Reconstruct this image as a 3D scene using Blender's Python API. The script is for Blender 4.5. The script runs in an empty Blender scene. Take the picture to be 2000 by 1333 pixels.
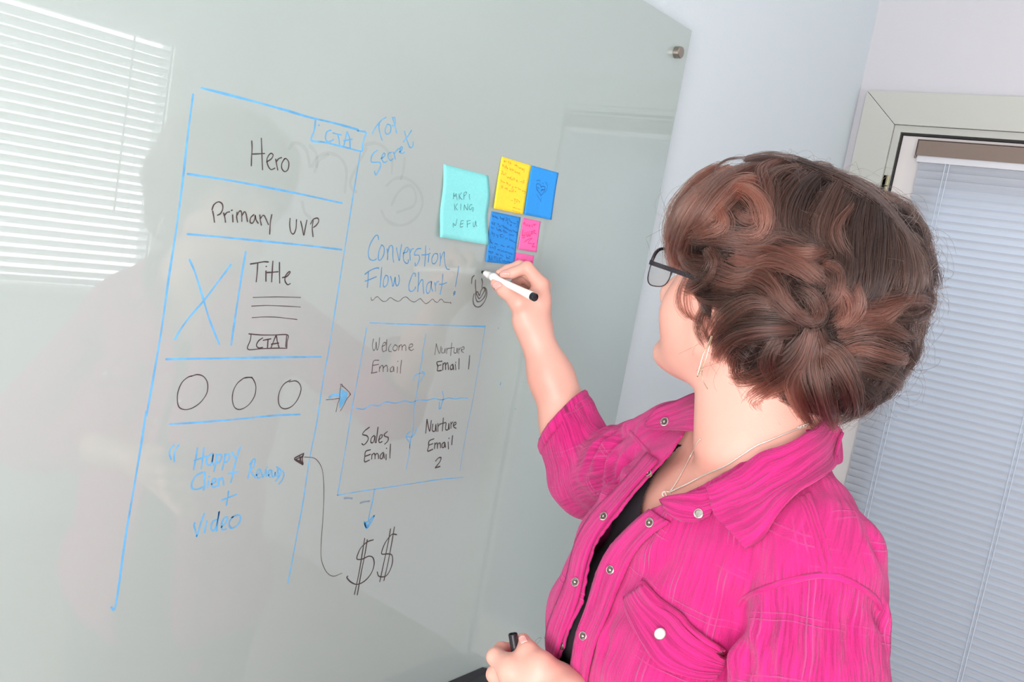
import bpy, bmesh, math, random
import numpy as np
from mathutils import Vector, Matrix
from mathutils.bvhtree import BVHTree

sc = bpy.context.scene
COL = sc.collection
rnd = random.Random(7)
V = Vector

# ------------------------------------------------------------------ camera
CAM = V((0, 0, 1.56))                                   # eye height of the photographer
YAW, PITCH, ROLL, FOC = 0.65523, -0.11903, 0.17743, 1753.7   # FOC in pixels of a 2000 px wide frame
FWD = V((math.cos(PITCH) * math.cos(YAW), math.cos(PITCH) * math.sin(YAW), math.sin(PITCH)))
_r = V((math.sin(YAW), -math.cos(YAW), 0)); _u = _r.cross(FWD)
RGT = _r * math.cos(ROLL) + _u * math.sin(ROLL)
UPV = _u * math.cos(ROLL) - _r * math.sin(ROLL)
cam = bpy.data.cameras.new('camera'); cam.sensor_width = 36; cam.lens = FOC * 36 / 2000; cam.clip_start = 0.02
co = bpy.data.objects.new('camera', cam); COL.objects.link(co)
co.matrix_world = Matrix(((RGT.x, UPV.x, -FWD.x, CAM.x), (RGT.y, UPV.y, -FWD.y, CAM.y), (RGT.z, UPV.z, -FWD.z, CAM.z), (0, 0, 0, 1)))
sc.camera = co

def ray(x, y):
    return FWD + RGT * ((x - 1000) / FOC) - UPV * ((y - 666.5) / FOC)
def at(x, y, d):
    """world point seen at picture position x, y at distance d along the view axis"""
    return CAM + ray(x, y) * d

# ------------------------------------------------------------------ light
sc.view_settings.view_transform = 'Standard'; sc.view_settings.look = 'None'
sc.view_settings.gamma = 1; sc.view_settings.use_curve_mapping = False
sc.view_settings.exposure = -0.45
w = bpy.data.worlds.new('sky'); sc.world = w; w.use_nodes = True
bg = w.node_tree.nodes['Background']; bg.inputs['Color'].default_value = (0.80, 0.90, 1.0, 1); bg.inputs['Strength'].default_value = 1.3
def area(name, loc, direction, sx, sy, power, colour):
    l = bpy.data.lights.new(name, 'AREA'); l.shape = 'RECTANGLE'; l.size = sx; l.size_y = sy; l.energy = power; l.color = colour
    o = bpy.data.objects.new(name, l); COL.objects.link(o); o.location = loc
    o.rotation_euler = V(direction).to_track_quat('-Z', 'Y').to_euler(); return o
area('added_left_key', (-1.42, -0.36, 1.22), (1, 0.42, -0.12), 1.5, 1.2, 136, (1.0, 0.925, 0.92))  # added soft key lamp, standing inside the room before an unseen window
area('daylight_behind_blinds', (1.28, -2.03, 1.60), (0, 1, 0), 1.75, 1.15, 62, (1, 1, 1))
area('added_ceiling_fill', (0.15, -0.75, 2.55), (0, 0, -1), 1.2, 0.6, 2, (1.0, 0.98, 0.97))  # added room fill under the ceiling, no fixture there
area('daylight_outside_door', (3.5, 0.3, 2.2), (-1, 0, -0.45), 1.6, 1.4, 44, (0.86, 0.93, 1.0))

# ------------------------------------------------------------------ materials
def mat(name, col, rough=0.6, metal=0.0, spec=0.5, noise=0.0, nscale=30, bump=0.0, bscale=200, coat=0.0, sub=0.0, subcol=None, alpha=1.0, bdist=0.001):
    m = bpy.data.materials.new(name); m.use_nodes = True
    nt = m.node_tree; b = nt.nodes['Principled BSDF']
    b.inputs['Base Color'].default_value = (*col, 1); b.inputs['Roughness'].default_value = rough
    b.inputs['Metallic'].default_value = metal; b.inputs['Specular IOR Level'].default_value = spec
    b.inputs['Coat Weight'].default_value = coat; b.inputs['Coat Roughness'].default_value = 0.05
    b.inputs['Alpha'].default_value = alpha
    if sub:
        b.inputs['Subsurface Weight'].default_value = sub
        b.inputs['Subsurface Radius'].default_value = subcol or (0.01, 0.004, 0.002)
        b.inputs['Subsurface Scale'].default_value = 1.0
    tc = None
    if noise or bump:
        tc = nt.nodes.new('ShaderNodeTexCoord')
    if noise:
        n = nt.nodes.new('ShaderNodeTexNoise'); n.inputs['Scale'].default_value = nscale; n.inputs['Detail'].default_value = 4
        nt.links.new(tc.outputs['Object'], n.inputs['Vector'])
        r = nt.nodes.new('ShaderNodeMapRange'); r.inputs['To Min'].default_value = 1 - noise; r.inputs['To Max'].default_value = 1 + noise
        r.inputs['From Min'].default_value = 0.3; r.inputs['From Max'].default_value = 0.7
        nt.links.new(n.outputs['Fac'], r.inputs['Value'])
        mx = nt.nodes.new('ShaderNodeVectorMath'); mx.operation = 'SCALE'; mx.inputs[0].default_value = col
        nt.links.new(r.outputs['Result'], mx.inputs['Scale']); nt.links.new(mx.outputs['Vector'], b.inputs['Base Color'])
    if bump:
        n = nt.nodes.new('ShaderNodeTexNoise'); n.inputs['Scale'].default_value = bscale; n.inputs['Detail'].default_value = 3
        nt.links.new(tc.outputs['Object'], n.inputs['Vector'])
        bp = nt.nodes.new('ShaderNodeBump'); bp.inputs['Strength'].default_value = bump; bp.inputs['Distance'].default_value = bdist
        nt.links.new(n.outputs['Fac'], bp.inputs['Height']); nt.links.new(bp.outputs['Normal'], b.inputs['Normal'])
    return m
def lin(r, g, b):
    f = lambda c: (c / 255 / 12.92) if c / 255 <= 0.04045 else ((c / 255 + 0.055) / 1.055) ** 2.4
    return (f(r), f(g), f(b))

M = {}
M['wall'] = mat('wall_paint', lin(207, 217, 222), 0.75, bump=0.35, bscale=140, bdist=0.0012)
M['wall2'] = mat('wall_paint_side', lin(206, 207, 212), 0.75, bump=0.35, bscale=140, bdist=0.0012)
M['ceil'] = mat('ceiling_paint', lin(236, 236, 234), 0.9)
M['floor'] = mat('floor_vinyl', lin(150, 140, 128), 0.5, noise=0.15, nscale=6)
M['board'] = mat('tinted_board_glass', lin(166, 181, 177), 0.46, spec=0.8, noise=0.012, nscale=1.5, coat=1.0)
M['board'].node_tree.nodes['Principled BSDF'].inputs['Coat Roughness'].default_value = 0.012; M['board'].node_tree.nodes['Principled BSDF'].inputs['Coat IOR'].default_value = 1.68
M['edge'] = mat('glass_edge', lin(150, 186, 172), 0.1)
M['steel'] = mat('brushed_steel', lin(160, 152, 142), 0.28, metal=1.0)
M['casing'] = mat('casing_paint', lin(194, 197, 190), 0.45)
M['casing_shadow'] = mat('caulk', lin(196, 194, 196), 0.6)
M['door'] = mat('door_paint', lin(232, 228, 226), 0.4)
M['slat'] = mat('blind_slat', lin(214, 217, 222), 0.45)
M['taupe'] = mat('taupe_headrail', lin(128, 113, 103), 0.4)
M['black'] = mat('black_plastic', lin(28, 27, 33), 0.25)
M['gasket'] = mat('dark_gasket', lin(45, 45, 45), 0.6)
M['brass'] = mat('hinge_metal', lin(178, 172, 140), 0.3, metal=0.8)
M['deck'] = mat('deck_boards', lin(120, 132, 145), 0.7, noise=0.1, nscale=5)
M['fence'] = mat('white_railing', lin(205, 215, 228), 0.6)
def pane_material(name, tint=(1, 1, 1), refl=1.0):
    m = bpy.data.materials.new(name); m.use_nodes = True; nt = m.node_tree; nt.nodes.clear()
    out = nt.nodes.new('ShaderNodeOutputMaterial'); mx = nt.nodes.new('ShaderNodeMixShader')
    tr = nt.nodes.new('ShaderNodeBsdfTransparent'); gl = nt.nodes.new('ShaderNodeBsdfGlossy'); fr = nt.nodes.new('ShaderNodeFresnel')
    tr.inputs['Color'].default_value = (*tint, 1); gl.inputs['Roughness'].default_value = 0.0
    lw = nt.nodes.new('ShaderNodeLayerWeight'); pw = nt.nodes.new('ShaderNodeMath'); pw.operation = 'POWER'; pw.inputs[1].default_value = 5
    ma = nt.nodes.new('ShaderNodeMath'); ma.operation = 'MULTIPLY_ADD'; ma.inputs[1].default_value = .9; ma.inputs[2].default_value = .035 * refl
    nt.links.new(lw.outputs['Facing'], pw.inputs[0]); nt.links.new(pw.outputs[0], ma.inputs[0]); nt.links.new(ma.outputs[0], mx.inputs[0])
    nt.nodes.remove(fr); nt.links.new(tr.outputs[0], mx.inputs[1]); nt.links.new(gl.outputs[0], mx.inputs[2])
    nt.links.new(mx.outputs[0], out.inputs[0]); return m
M['pane'] = pane_material('window_glass')
M['lens'] = pane_material('spectacle_lens', (0.94, 0.95, 0.94))
def slat_material(name, col, tcol, f):
    m = bpy.data.materials.new(name); m.use_nodes = True; nt = m.node_tree
    b = nt.nodes['Principled BSDF']; b.inputs['Base Color'].default_value = (*col, 1); b.inputs['Roughness'].default_value = 0.5
    tl = nt.nodes.new('ShaderNodeBsdfTranslucent'); tl.inputs['Color'].default_value = (*tcol, 1)
    mx = nt.nodes.new('ShaderNodeMixShader'); mx.inputs[0].default_value = f
    nt.links.new(b.outputs[0], mx.inputs[1]); nt.links.new(tl.outputs[0], mx.inputs[2])
    nt.links.new(mx.outputs[0], nt.nodes['Material Output'].inputs[0]); return m
M['white_slat'] = slat_material('white_blind_slat', (0.8, 0.8, 0.8), (0.85, 0.85, 0.85), 0.40)
M['door_slat'] = slat_material('door_blind_slat', lin(206, 212, 220), (0.75, 0.8, 0.85), 0.35)

# ------------------------------------------------------------------ helpers
def world_of(o):
    return o.matrix_basis.copy() if o.parent is None else world_of(o.parent) @ o.matrix_parent_inverse @ o.matrix_basis
def obj(name, me, m, parent=None, smooth=False, **props):
    if isinstance(me, bmesh.types.BMesh):
        b = me; me = bpy.data.meshes.new(name); b.normal_update(); b.to_mesh(me); b.free()
    if m is not None:
        for mm in (m if isinstance(m, (list, tuple)) else [m]): me.materials.append(mm)
    if smooth: me.polygons.foreach_set('use_smooth', [True] * len(me.polygons))
    o = bpy.data.objects.new(name, me); COL.objects.link(o)
    if parent is not None:
        o.parent = parent
        o.matrix_parent_inverse = world_of(parent).inverted()
    for k, v in props.items(): o[k] = v
    return o
def struct(name, me, m, **k): return obj(name, me, m, kind='structure', **k)
def thing(name, label, cat, loc=(0, 0, 0), group=None):
    o = bpy.data.objects.new(name, None); COL.objects.link(o); o.location = loc; o['label'] = label; o['category'] = cat
    if group: o['group'] = group
    o.empty_display_size = 0.05
    return o
def box(b, lo, hi, bevel=0.0, mi=0):
    vs = [b.verts.new((x, y, z)) for x in (lo[0], hi[0]) for y in (lo[1], hi[1]) for z in (lo[2], hi[2])]
    fs = [b.faces.new([vs[i] for i in q]) for q in ((0, 1, 3, 2), (4, 6, 7, 5), (0, 4, 5, 1), (2, 3, 7, 6), (0, 2, 6, 4), (1, 5, 7, 3))]
    for f in fs: f.material_index = mi
    if bevel:
        es = list({e for f in fs for e in f.edges})
        bmesh.ops.bevel(b, geom=es, offset=bevel, segments=2, profile=0.7, affect='EDGES')
    return b
def boxbm(lo, hi, bevel=0.0): return box(bmesh.new(), lo, hi, bevel)
def frame(d):
    d = V(d).normalized(); a = V((0, 0, 1)) if abs(d.z) < 0.9 else V((1, 0, 0)); x = d.cross(a).normalized(); return x, d.cross(x).normalized()
def tube(b, pts, rad, n=8, caps=True):
    pts = [V(p) for p in pts]; rr = rad if isinstance(rad, (list, tuple)) else [rad] * len(pts); rings = []
    x, y = frame(pts[1] - pts[0])
    for i, p in enumerate(pts):
        t = (pts[min(i + 1, len(pts) - 1)] - pts[max(i - 1, 0)]).normalized()
        x = (x - t * x.dot(t)).normalized(); y = t.cross(x)
        rings.append([b.verts.new(p + (x * math.cos(2 * math.pi * k / n) + y * math.sin(2 * math.pi * k / n)) * rr[i]) for k in range(n)])
    for i in range(len(rings) - 1):
        for k in range(n): b.faces.new((rings[i][k], rings[i][(k + 1) % n], rings[i + 1][(k + 1) % n], rings[i + 1][k]))
    if caps: b.faces.new(rings[0][::-1]); b.faces.new(rings[-1])
    return b
def lathe(b, p0, axis, prof, n=24):
    """prof: list of (distance along axis, radius)"""
    ax = V(axis).normalized(); x, y = frame(ax); rings = []
    for t, r in prof: rings.append([b.verts.new(V(p0) + ax * t + (x * math.cos(2 * math.pi * k / n) + y * math.sin(2 * math.pi * k / n)) * max(r, 1e-5)) for k in range(n)])
    for i in range(len(rings) - 1):
        for k in range(n): b.faces.new((rings[i][k], rings[i][(k + 1) % n], rings[i + 1][(k + 1) % n], rings[i + 1][k]))
    b.faces.new(rings[0][::-1]); b.faces.new(rings[-1]); return b
def catmull(pts, sub=4):
    if len(pts) < 3: return [tuple(p) for p in pts]
    P = [np.array(p, float) for p in pts]; P = [2 * P[0] - P[1]] + P + [2 * P[-1] - P[-2]]; out = []
    for i in range(1, len(P) - 2):
        for k in range(sub):
            t = k / sub; a, b_, c, d = P[i - 1], P[i], P[i + 1], P[i + 2]
            out.append(0.5 * ((2 * b_) + (c - a) * t + (2 * a - 5 * b_ + 4 * c - d) * t * t + (3 * b_ - a - 3 * c + d) * t ** 3))
    out.append(P[-2]); return out

# ------------------------------------------------------------------ the room
FY, BX, BACK, LEFT, HT = 0.915, 2.554, -1.93, -1.60, 2.62     # front wall, right wall, back wall, left wall, ceiling
def wall_with_hole(name, axis, pos, a0, a1, z0, z1, holes, m, thick, sign):
    b = bmesh.new(); cuts = sorted({a0, a1, *[h[0] for h in holes], *[h[1] for h in holes]}); zc = sorted({z0, z1, *[h[2] for h in holes], *[h[3] for h in holes]})
    for i in range(len(cuts) - 1):
        for j in range(len(zc) - 1):
            ca, cz = (cuts[i] + cuts[i + 1]) / 2, (zc[j] + zc[j + 1]) / 2
            if any(h[0] < ca < h[1] and h[2] < cz < h[3] for h in holes): continue
            p0, p1 = sorted((pos, pos + thick * sign))
            if axis == 'x': box(b, (p0, cuts[i], zc[j]), (p1, cuts[i + 1], zc[j + 1]))
            else: box(b, (cuts[i], p0, zc[j]), (cuts[i + 1], p1, zc[j + 1]))
    return struct(name, b, m)
DY0, DY1, DZ = -0.10, 0.779, 2.007          # door opening
WX0, WX1, WZ0, WZ1 = 0.45, 2.12, 1.02, 2.13   # blinds window on the back wall
wall_with_hole('wall_front', 'y', FY, LEFT, BX + 0.12, 0, HT, [], M['wall'], 0.12, 1)
wall_with_hole('wall_right', 'x', BX, BACK, FY, 0, HT, [(DY0, DY1, 0, DZ)], M['wall2'], 0.12, 1)
wall_with_hole('wall_back', 'y', BACK, LEFT, BX + 0.12, 0, HT, [(WX0, WX1, WZ0, WZ1)], M['wall2'], 0.12, -1)
wall_with_hole('wall_left', 'x', LEFT, BACK, FY, 0, HT, [(-1.35, 0.25, 0.8, 2.1)], M['wall2'], 0.12, -1)
struct('floor', boxbm((LEFT - .12, BACK - .12, -0.1), (BX + .12, FY + .12, 0)), M['floor'])
struct('ceiling', boxbm((LEFT - .12, BACK - .12, HT), (BX + .12, FY + .12, HT + 0.1)), M['ceil'])
struct('baseboard_front', boxbm((LEFT, FY - 0.014, 0), (BX, FY, 0.1), 0.003), M['casing'])

# unseen window added on the left wall to go with the key lamp
wn = thing('added_window_2', 'unseen white framed window added on the left wall for the key lamp', 'window'); wn['kind'] = 'structure'; del wn['category']; del wn['label']
b = bmesh.new()
for lo, hi in (((-1.62, -1.35, .8), (-1.56, -1.29, 2.1)), ((-1.62, .19, .8), (-1.56, .25, 2.1)), ((-1.62, -1.29, .8), (-1.56, .19, .86)), ((-1.62, -1.29, 2.04), (-1.56, .19, 2.1)), ((-1.61, -.57, .86), (-1.57, -.53, 2.04))): box(b, lo, hi)
obj('window_frame', b, M['door'], wn)
# window on the back wall: frame, pane, 2 in blinds (seen as a reflection in the glass board)
wn = thing('window_1', '', ''); wn['kind'] = 'structure'; del wn['category']; del wn['label']
b = bmesh.new()
for lo, hi in (((WX0 - .06, BACK - .02, WZ0 - .06), (WX0, BACK + .015, WZ1 + .06)), ((WX1, BACK - .02, WZ0 - .06), (WX1 + .06, BACK + .015, WZ1 + .06)), ((WX0, BACK - .02, WZ1), (WX1, BACK + .015, WZ1 + .06)), ((WX0 - .08, BACK - .02, WZ0 - .03), (WX1 + .08, BACK + .05, WZ0))): box(b, lo, hi, 0.004)
obj('window_frame', b, M['door'], wn)
obj('pane', boxbm((WX0, BACK - .08, WZ0), (WX1, BACK - .076, WZ1)), M['pane'], wn)
bl = thing('window_blind', 'white slatted window blind glowing with daylight, mirrored in the upper left of the glass board', 'blind', ((WX0 + WX1) / 2, BACK + .02, WZ1))
obj('headrail', boxbm((WX0 + .01, BACK - .03, WZ1 - .05), (WX1 - .01, BACK + .03, WZ1), .004), M['white_slat'], bl)
obj('bottom_rail', boxbm((WX0 + .01, BACK - .02, WZ0 + .012), (WX1 - .01, BACK + .03, WZ0 + .03), .004), M['white_slat'], bl)
sm = None; n = 26; step = (WZ1 - .06 - WZ0 - .04) / n
for i in range(n):
    if sm is None:
        b = bmesh.new(); N = 6; L0, L1 = WX0 + .012, WX1 - .012
        vs = []
        for k in range(N + 1):
            u = (k / N - .5) * .05; a = math.radians(33); cz = .0022 * (1 - (2 * k / N - 1) ** 2)
            y, z = u * math.cos(a) - cz * math.sin(a), u * math.sin(a) + cz * math.cos(a)
            vs.append([b.verts.new((L0, y, z)), b.verts.new((L1, y, z)), b.verts.new((L0, y, z + .0022)), b.verts.new((L1, y, z + .0022))])
        for k in range(N):
            p, q = vs[k], vs[k + 1]; b.faces.new((p[0], p[1], q[1], q[0])); b.faces.new((p[2], q[2], q[3], p[3]))
        sl = obj('slat', b, M['white_slat'], bl); sm = sl.data
    else:
        sl = bpy.data.objects.new('slat', sm); COL.objects.link(sl); sl.parent = bl; sl.matrix_parent_inverse = bl.matrix_basis.inverted()
    sl.location = (0, BACK + .004, WZ0 + .05 + step * i)
for x in (WX1 - .13, (WX0 + WX1) / 2, WX0 + .13):
    b = bmesh.new(); tube(b, [(x, BACK + .028, WZ1 - .02), (x, BACK + .028, WZ0 + .03)], .0012, 6); obj('ladder_cord', b, M['door'], bl)
b = bmesh.new(); tube(b, [(WX1 - .2, BACK + .045, WZ1 - .05), (WX1 - .2, BACK + .05, WZ0 + .32)], .004, 8); obj('tilt_wand', b, M['casing'], bl)

# ------------------------------------------------------------------ door on the right wall
X = BX
dr = thing('door_1', '', ''); dr['kind'] = 'structure'; del dr['category']; del dr['label']; dr.location = (BX, .3, 0)
def prism(b, poly, x0, x1, mi=0):
    a = [b.verts.new((x0, y, z)) for y, z in poly]; c = [b.verts.new((x1, y, z)) for y, z in poly]; n_ = len(poly)
    b.faces.new(a); b.faces.new(c[::-1])
    for i in range(n_): b.faces.new((a[i], c[i], c[(i + 1) % n_], a[(i + 1) % n_]))
CO, CI, CT, CTI = 0.889, 0.797, 2.112, 2.025      # casing outer/inner edge, top, inner top
YR = -0.12
b = bmesh.new(); prism(b, [(CO, 0), (CO, CT - .002), (CI + .001, CTI), (CI + .001, 0)], X - .02, X); obj('side_casing', b, M['casing'], dr)
b = bmesh.new(); prism(b, [(CO, CT), (YR - .09, CT), (YR, CTI + .001), (CI, CTI + .001)], X - .02, X); obj('head_casing', b, M['casing'], dr)
b = bmesh.new(); prism(b, [(YR, 0), (YR, CTI), (YR - .09, CT - .002), (YR - .09, 0)], X - .02, X); obj('side_casing', b, M['casing'], dr)
# jamb: stepped reveal between casing and door slab
b = bmesh.new(); box(b, (X - .012, DY1, 0), (X + .1, CI, CTI)); box(b, (X - .012, YR, DZ), (X + .1, DY1, CTI)); obj('jamb', b, M['casing'], dr)
b = bmesh.new(); box(b, (X - .006, DY1 - .0045, 0), (X + .06, DY1, DZ)); box(b, (X - .006, DY0, DZ - .005), (X + .06, DY1 - .0045, DZ)); obj('weather_strip', b, M['gasket'], dr)
GY0, GY1, GZ0, GZ1 = -0.02, 0.652, 0.16, 1.87
b = bmesh.new()
y1, z1 = DY1 - .006, DZ - .007
for lo, hi in (((X, GY1, .01), (X + .045, y1, z1)), ((X, DY0, .01), (X + .045, GY0, z1)), ((X, GY0, GZ1), (X + .045, GY1, z1)), ((X, GY0, .01), (X + .045, GY1, GZ0))): box(b, lo, hi)
obj('door_slab', b, M['door'], dr)
b = bmesh.new()
w_ = .022
for lo, hi in (((X - .008, GY1, GZ0 - w_), (X, GY1 + w_, GZ1 + w_)), ((X - .008, GY0 - w_, GZ0 - w_), (X, GY0, GZ1 + w_)), ((X - .008, GY0, GZ1), (X, GY1, GZ1 + w_)), ((X - .008, GY0, GZ0 - w_), (X, GY1, GZ0))): box(b, lo, hi, .003)
obj('glazing_bead', b, M['door'], dr)
obj('pane', boxbm((X + .018, GY0, GZ0), (X + .022, GY1, GZ1)), M['pane'], dr)
for hz in (1.80, 1.0, .22):
    b = bmesh.new(); box(b, (X - .012, .783, hz), (X + .0, .80, hz + .09), .001)
    for k in range(3): lathe(b, (X - .014, .784, hz + .03 * k + .001), (0, 0, 1), [(0, .005), (.028, .005)], 10)
    obj('hinge', b, M['brass'], dr)
# blind that hangs on the door
db = thing('door_blind', 'thin white slatted blind under a taupe headrail hanging on the glazed door', 'blind', (X - .03, .32, 1.97))
b = bmesh.new(); box(b, (X - .048, -.09, 1.944), (X - .044, .720, 1.986), .0015); box(b, (X - .048, -.09, 1.982), (X - .008, .720, 1.986), .001); box(b, (X - .048, .716, 1.942), (X - .008, .720, 1.9845), .001)
box(b, (X - .0485, .7155, 1.936), (X - .042, .7205, 1.943), .001)
obj('headrail', b, M['taupe'], db, label='taupe cover rail')
obj('rail_channel', boxbm((X - .043, -.086, 1.928), (X - .01, .7145, 1.976), .001), M['slat'], db)
sm = None; step = .0205; zt = 1.916; n = 84
for i in range(n):
    if sm is None:
        b = bmesh.new(); N = 4; vs = []
        for k in range(N + 1):
            u = (k / N - .5) * .025; a = math.radians(107); cz = .0016 * (1 - (2 * k / N - 1) ** 2)
            x_, z_ = u * math.cos(a) - cz * math.sin(a), u * math.sin(a) + cz * math.cos(a)
            vs.append([b.verts.new((x_, -.08, z_)), b.verts.new((x_, .710, z_)), b.verts.new((x_, -.08, z_ + .0006)), b.verts.new((x_, .710, z_ + .0006))])
        for k in range(N):
            p, q = vs[k], vs[k + 1]; b.faces.new((p[0], q[0], q[1], p[1])); b.faces.new((p[2], p[3], q[3], q[2]))
        sl = obj('slat', b, M['door_slat'], db); sm = sl.data
    else:
        sl = bpy.data.objects.new('slat', sm); COL.objects.link(sl); sl.parent = db; sl.matrix_parent_inverse = db.matrix_basis.inverted()
    sl.location = (X - .026, rnd.uniform(-.001, .001), zt - step * i)
for y in (.641, .631, .33, .32, .02, .01):
    b = bmesh.new(); tube(b, [(X - .041, y, 1.94), (X - .041, y + rnd.uniform(-.002, .002), zt - step * n + .0)], .0011, 6); obj('ladder_cord', b, M['fence'], db)
obj('bottom_rail', boxbm((X - .038, -.08, zt - step * n - .01), (X - .014, .722, zt - step * n + .002), .002), M['slat'], db)
# outdoors beyond the door
struct('ground', boxbm((BX + .12, -2.6, -.2), (6.4, 3.2, -.12)), M['deck'])
rl = thing('porch_railing', 'pale porch railing outside the glazed door', 'railing', (4.6, 0, 0))
obj('rail', boxbm((4.56, -2.4, .86), (4.64, 3.0, .93), .004), M['fence'], rl)
obj('rail', boxbm((4.57, -2.4, .02), (4.63, 3.0, .08), .004), M['fence'], rl)
for k in range(28):
    y = -2.3 + k * .19; obj('baluster', boxbm((4.58, y, .08), (4.62, y + .04, .86)), M['fence'], rl)

# ------------------------------------------------------------------ glass board
BY = 0.89
bx0, bx1, bz0, bz1 = -0.92, 1.538, 0.640, 1.992
gb = thing('glass_board', 'large pale green glass writing board covered in blue and black marker drawings', 'whiteboard', ((bx0 + bx1) / 2, BY, bz0))
b = boxbm((bx0, BY, bz0), (bx1, BY + .006, bz1), .0008)
obj('glass_sheet', b, M['board'], gb)
for x in (bx0 + .05, bx1 - .044):
    for z in (bz0 + .05, 1.940):
        st = bmesh.new(); lathe(st, (x, FY - .0015, z), (0, -1, 0), [(0, .008), (FY - BY - .001, .008), (FY - BY - .001, .0108), (.0265 + .008, .0108), (.0265 + .0095, .0095)], 28)
        obj('standoff_bolt', st, M['steel'], gb, smooth=False, label='round brushed steel standoff bolt')
tr = thing('marker_tray', 'black marker tray under the glass board beside the lower hand', 'tray', (0.9, BY - .03, .77))
TX1 = 1.242
b = bmesh.new(); prof = [(BY - .001, .789), (BY - .004, .789), (BY - .012, .783), (BY - .055, .783), (BY - .062, .790), (BY - .066, .790), (BY - .066, .765), (BY - .001, .760)]
a = [b.verts.new((.45, y, z)) for y, z in prof]; c = [b.verts.new((TX1, y, z)) for y, z in prof]; n_ = len(prof)
b.faces.new(a); b.faces.new(c[::-1])
for i in range(n_): b.faces.new((a[i], a[(i + 1) % n_], c[(i + 1) % n_], c[i]))
bmesh.ops.recalc_face_normals(b, faces=b.faces); obj('tray_body', b, M['black'], tr)
obj('end_cap', boxbm((TX1, BY - .067, .760), (TX1 + .008, BY - .001, .787), .003), M['black'], tr)

def ink_mat(name, col, alpha=1.0, var=0.18, scale=60):
    m = mat(name, col, 0.35, noise=var, nscale=scale); b_ = m.node_tree.nodes['Principled BSDF']; b_.inputs['Alpha'].default_value = alpha; return m
INK = {'blue': ink_mat('blue_ink', lin(104, 182, 232), .92), 'blue_dark': ink_mat('blue_ink_deep', lin(88, 156, 205), .9), 'blue_fill': ink_mat('blue_ink_fill', lin(108, 184, 228), .95),
       'blue_faint': ink_mat('blue_ink_faint', lin(120, 165, 195), .45), 'black': ink_mat('black_ink', lin(72, 60, 60), .88), 'black_faint': ink_mat('black_ink_worn', lin(84, 74, 74), .66, .3),
       'ghost': ink_mat('wiped_ink', lin(160, 172, 168), .08), 'pen_teal': ink_mat('pen_on_teal', lin(40, 105, 112), .95), 'pen_orange': ink_mat('orange_pen', lin(226, 132, 24), .9),
       'pen_blue': ink_mat('pen_on_blue', lin(18, 76, 150), .95), 'pen_blue_faint': ink_mat('pen_on_blue_faint', lin(30, 100, 180), .7), 'pen_pink': ink_mat('pink_pen', lin(232, 24, 110), .95)}
def ribbon(b, pts, wid, surf, lift, taper=True):
    """ink stroke: a flat band of width wid following surf(x, z, lift)"""
    P = [np.array(p, float) for p in pts]
    if len(P) == 1: P.append(P[0] + [wid * .3, 0])
    n_ = len(P); L = []; R = []; ph = rnd.uniform(0, 6)
    for i in range(n_):
        t = P[min(i + 1, n_ - 1)] - P[max(i - 1, 0)]; l = np.linalg.norm(t)
        t = t / l if l > 1e-9 else np.array([1., 0]); nn = np.array([-t[1], t[0]]); h = wid / 2 * (1 + .14 * math.sin(i * .55 + ph))
        L.append(P[i] + nn * h); R.append(P[i] - nn * h)
    def cap(p, t, a0):      # round end
        return [p + wid / 2 * np.array([math.cos(a0 + s), math.sin(a0 + s)]) for s in np.linspace(-math.pi / 2, math.pi / 2, 7)]
    t0 = P[0] - P[1]; t1 = P[-1] - P[-2]
    vl = [b.verts.new(surf(*p, lift)) for p in L]; vr = [b.verts.new(surf(*p, lift)) for p in R]
    for i in range(n_ - 1): b.faces.new((vl[i], vr[i], vr[i + 1], vl[i + 1]))
    for p, t in ((P[0], t0), (P[-1], t1)):
        a0 = math.atan2(t[1], t[0]); vs = [b.verts.new(surf(*q, lift)) for q in cap(p, t, a0)]; b.faces.new(vs[::-1])
def strokes(line, parent, surf):
    name, label, col, wd, body = line.split('|'); wd = int(wd) / 1e4; b = bmesh.new()
    for k, s in enumerate(body.split(';')):
        v = [int(t) / 1e4 for t in s.split()]; pts = list(zip(v[::2], v[1::2]))
        ribbon(b, catmull(pts, 5), wd, surf, .0001 + .00003 * (k % 6))
    for f in b.faces:
        f.normal_update()
        if f.normal.y > 0: f.normal_flip()
    kw = {'label': label} if label else {}
    return obj(name, b, INK[col], parent, **kw)
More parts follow.
